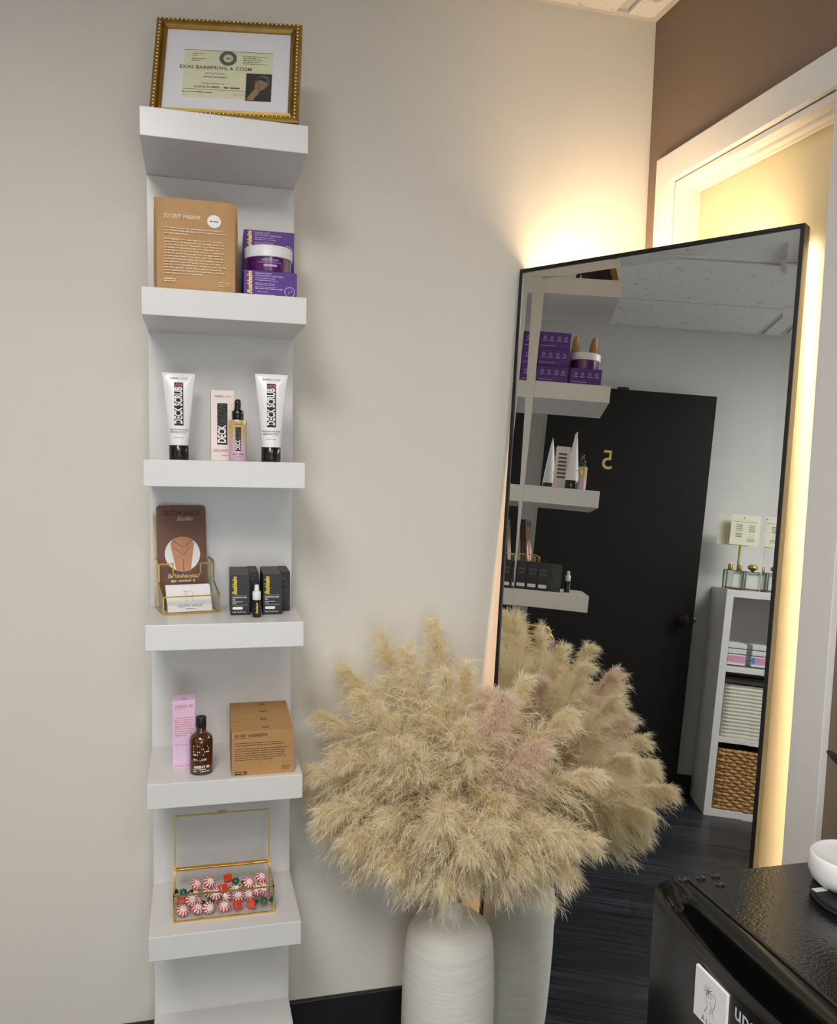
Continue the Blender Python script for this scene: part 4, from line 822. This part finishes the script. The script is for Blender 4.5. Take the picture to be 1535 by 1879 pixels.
for q, (yy, lb) in enumerate(((-1.155, 'clear display block with two gold capped bottles on top, cube shelf'), (-1.245, 'clear display block with a gold dome on top, cube shelf'))):
    t = thing('display_block', lb, 'display', (-1.585, yy, KH)); b2 = MB(); b2.box(-.035, .035, -.040, .040, .004, .094); b2.build('clear_case', m_acryl, t)
    b2 = MB()
    for sx in (-1, 1):
        for sy in (-1, 1): b2.sq((sx * .035, sy * .040, .003), (sx * .035, sy * .040, .094), .005)
    b2.box(-.037, .037, -.042, .042, .094, .098); b2.build('case_edge', m_greyglass, t)
    MB().box(.020, .022, -.037 if q else -.037, .030 if q else .004, .012, .09).build('white_insert', m_white, t)
    MB().box(-.03, .03, -.036, .036, .004, .012).build('tray', m_red2, t, .002)
    if q: MB().lathe([(.004, 0), (.010, .006), (.022, .012), (.0265, .020), (.022, .030), (.012, .0355), (.001, .037)], 24, (0, 0, .098)).build('gold_dome', m_brass, t, smooth=True)
for yy, lb in ((-1.136, 'tiny gold bottle with white tip, nearer the door, on a display block'), (-1.181, 'tiny gold bottle with white tip, nearer the gold dome, on a display block')):
    t = thing('gold_bottle', lb, 'bottle', (-1.585, yy, KH + .098), group='gold bottles on the display block'); MB().lathe([(.011, 0), (.012, .002), (.012, .026), (.006, .029)], 20).build('bottle_body', m_brass, t, smooth='angle'); MB().lathe([(.006, .028), (.007, .030), (.007, .038), (.001, .040)], 16).build('tip', m_plastic, t, smooth='angle')
t = thing('card_stand', 'brass stand holding cream price cards above the cube shelf', 'card stand', (-1.655, -1.190, KH))
MB().lathe([(.035, 0), (.035, .004), (.005, .007)], 28).build('base', m_brass, t, smooth='angle'); MB().tube([(0, 0, .005), (0, 0, .38)], .006, 10).build('pole', m_brass, t)
MB().box(-.028, -.006, -.016, .016, .362, .372).build('clip', m_brass, t, .002); MB().tube([(-.03, .0, .367), (.03, -.0, .367)], .003, 8).build('cross_bar', m_brass, t)
b2 = MB(); mt = Matrix.Rotation(-.10, 4, 'Y'); b2.box(.024, .026, -.082, .062, .228, .382); cd1 = b2.build('front_card', m_cardcream, t)
b2 = MB()
def px(y0_, y1_, z0_, z1_): b2.add([(.0264, y0_, z0_), (.0264, y1_, z0_), (.0264, y1_, z1_), (.0264, y0_, z1_)], [(0, 1, 2, 3)])
px(-.070, .048, .3455, .3470)
for i in range(4): px(.004, .036, .328 - i * .009, .331 - i * .009); px(-.058, -.026, .328 - i * .009, .331 - i * .009)
for i in range(3): px(.006, .036, .285 - i * .008, .288 - i * .008); px(-.060, -.022, .262 - i * .007, .264 - i * .007)
for i in range(10):
    a0_, a1_ = 2 * PI * i / 10, 2 * PI * (i + 1) / 10; px(-.044 + .012 * min(math.cos(a0_), math.cos(a1_)), -.044 + .012 * max(math.cos(a0_), math.cos(a1_)) + .001, .287 + .011 * math.sin(a0_), .288 + .011 * math.sin(a0_))
b2.build('print', m_ink, cd1)
b2 = MB(); b2.box(-.030, -.028, -.05, .112, .225, .378); b2.build('rear_card', m_cardcream, t)
# brass rack: only its arched handle and top rails show above the pampas in the mirror
rk = thing('brass_rack', 'brass wire rack with arched handle beside the shelf, seen in mirror', 'rack', (-.62, -.165, 0))
def arch(x, z1, hw_, r=.03, n=6):
    pts = [(x, -hw_, .03)]
    for i in range(n + 1): a = PI - PI / 2 * i / n; pts.append((x, -hw_ + r + r * math.cos(a), z1 - r + r * math.sin(a)))
    for i in range(n + 1): a = PI / 2 - PI / 2 * i / n; pts.append((x, hw_ - r + r * math.cos(a), z1 - r + r * math.sin(a)))
    return pts + [(x, hw_, .03)]
for x in (.10, -.20): MB().tube(arch(x, .905, .078), .006, 10).build('arched_frame', m_brass, rk, smooth=True); MB().tube([(x, -.078, .86), (x, .078, .86)], .0055, 10).build('hand_rail', m_brass, rk, smooth=True)
b2 = MB()
for z in (.815, .765, .40, .35):
    b2.tube([(.10, -.078, z), (.10, .078, z), (-.20, .078, z), (-.20, -.078, z), (.10, -.078, z)], .0028, 8)
for i in range(7): b2.tube([(.10, -.078 + .026 * i, .765), (.10, -.078 + .026 * i, .815)], .0022, 6)
b2.build('wire_gallery', m_brass, rk, smooth=True)
for z in (.755, .34): MB().box(-.20, .10, -.076, .076, z, z + .008).build('tray', m_white, rk, .002)
for x in (.10, -.20):
    for yy in (-.078, .078): MB().lathe([(.009, 0), (.011, .006), (.011, .024), (.007, .032)], 14, (x, yy, 0)).build('foot', m_blackm, rk, smooth='angle')
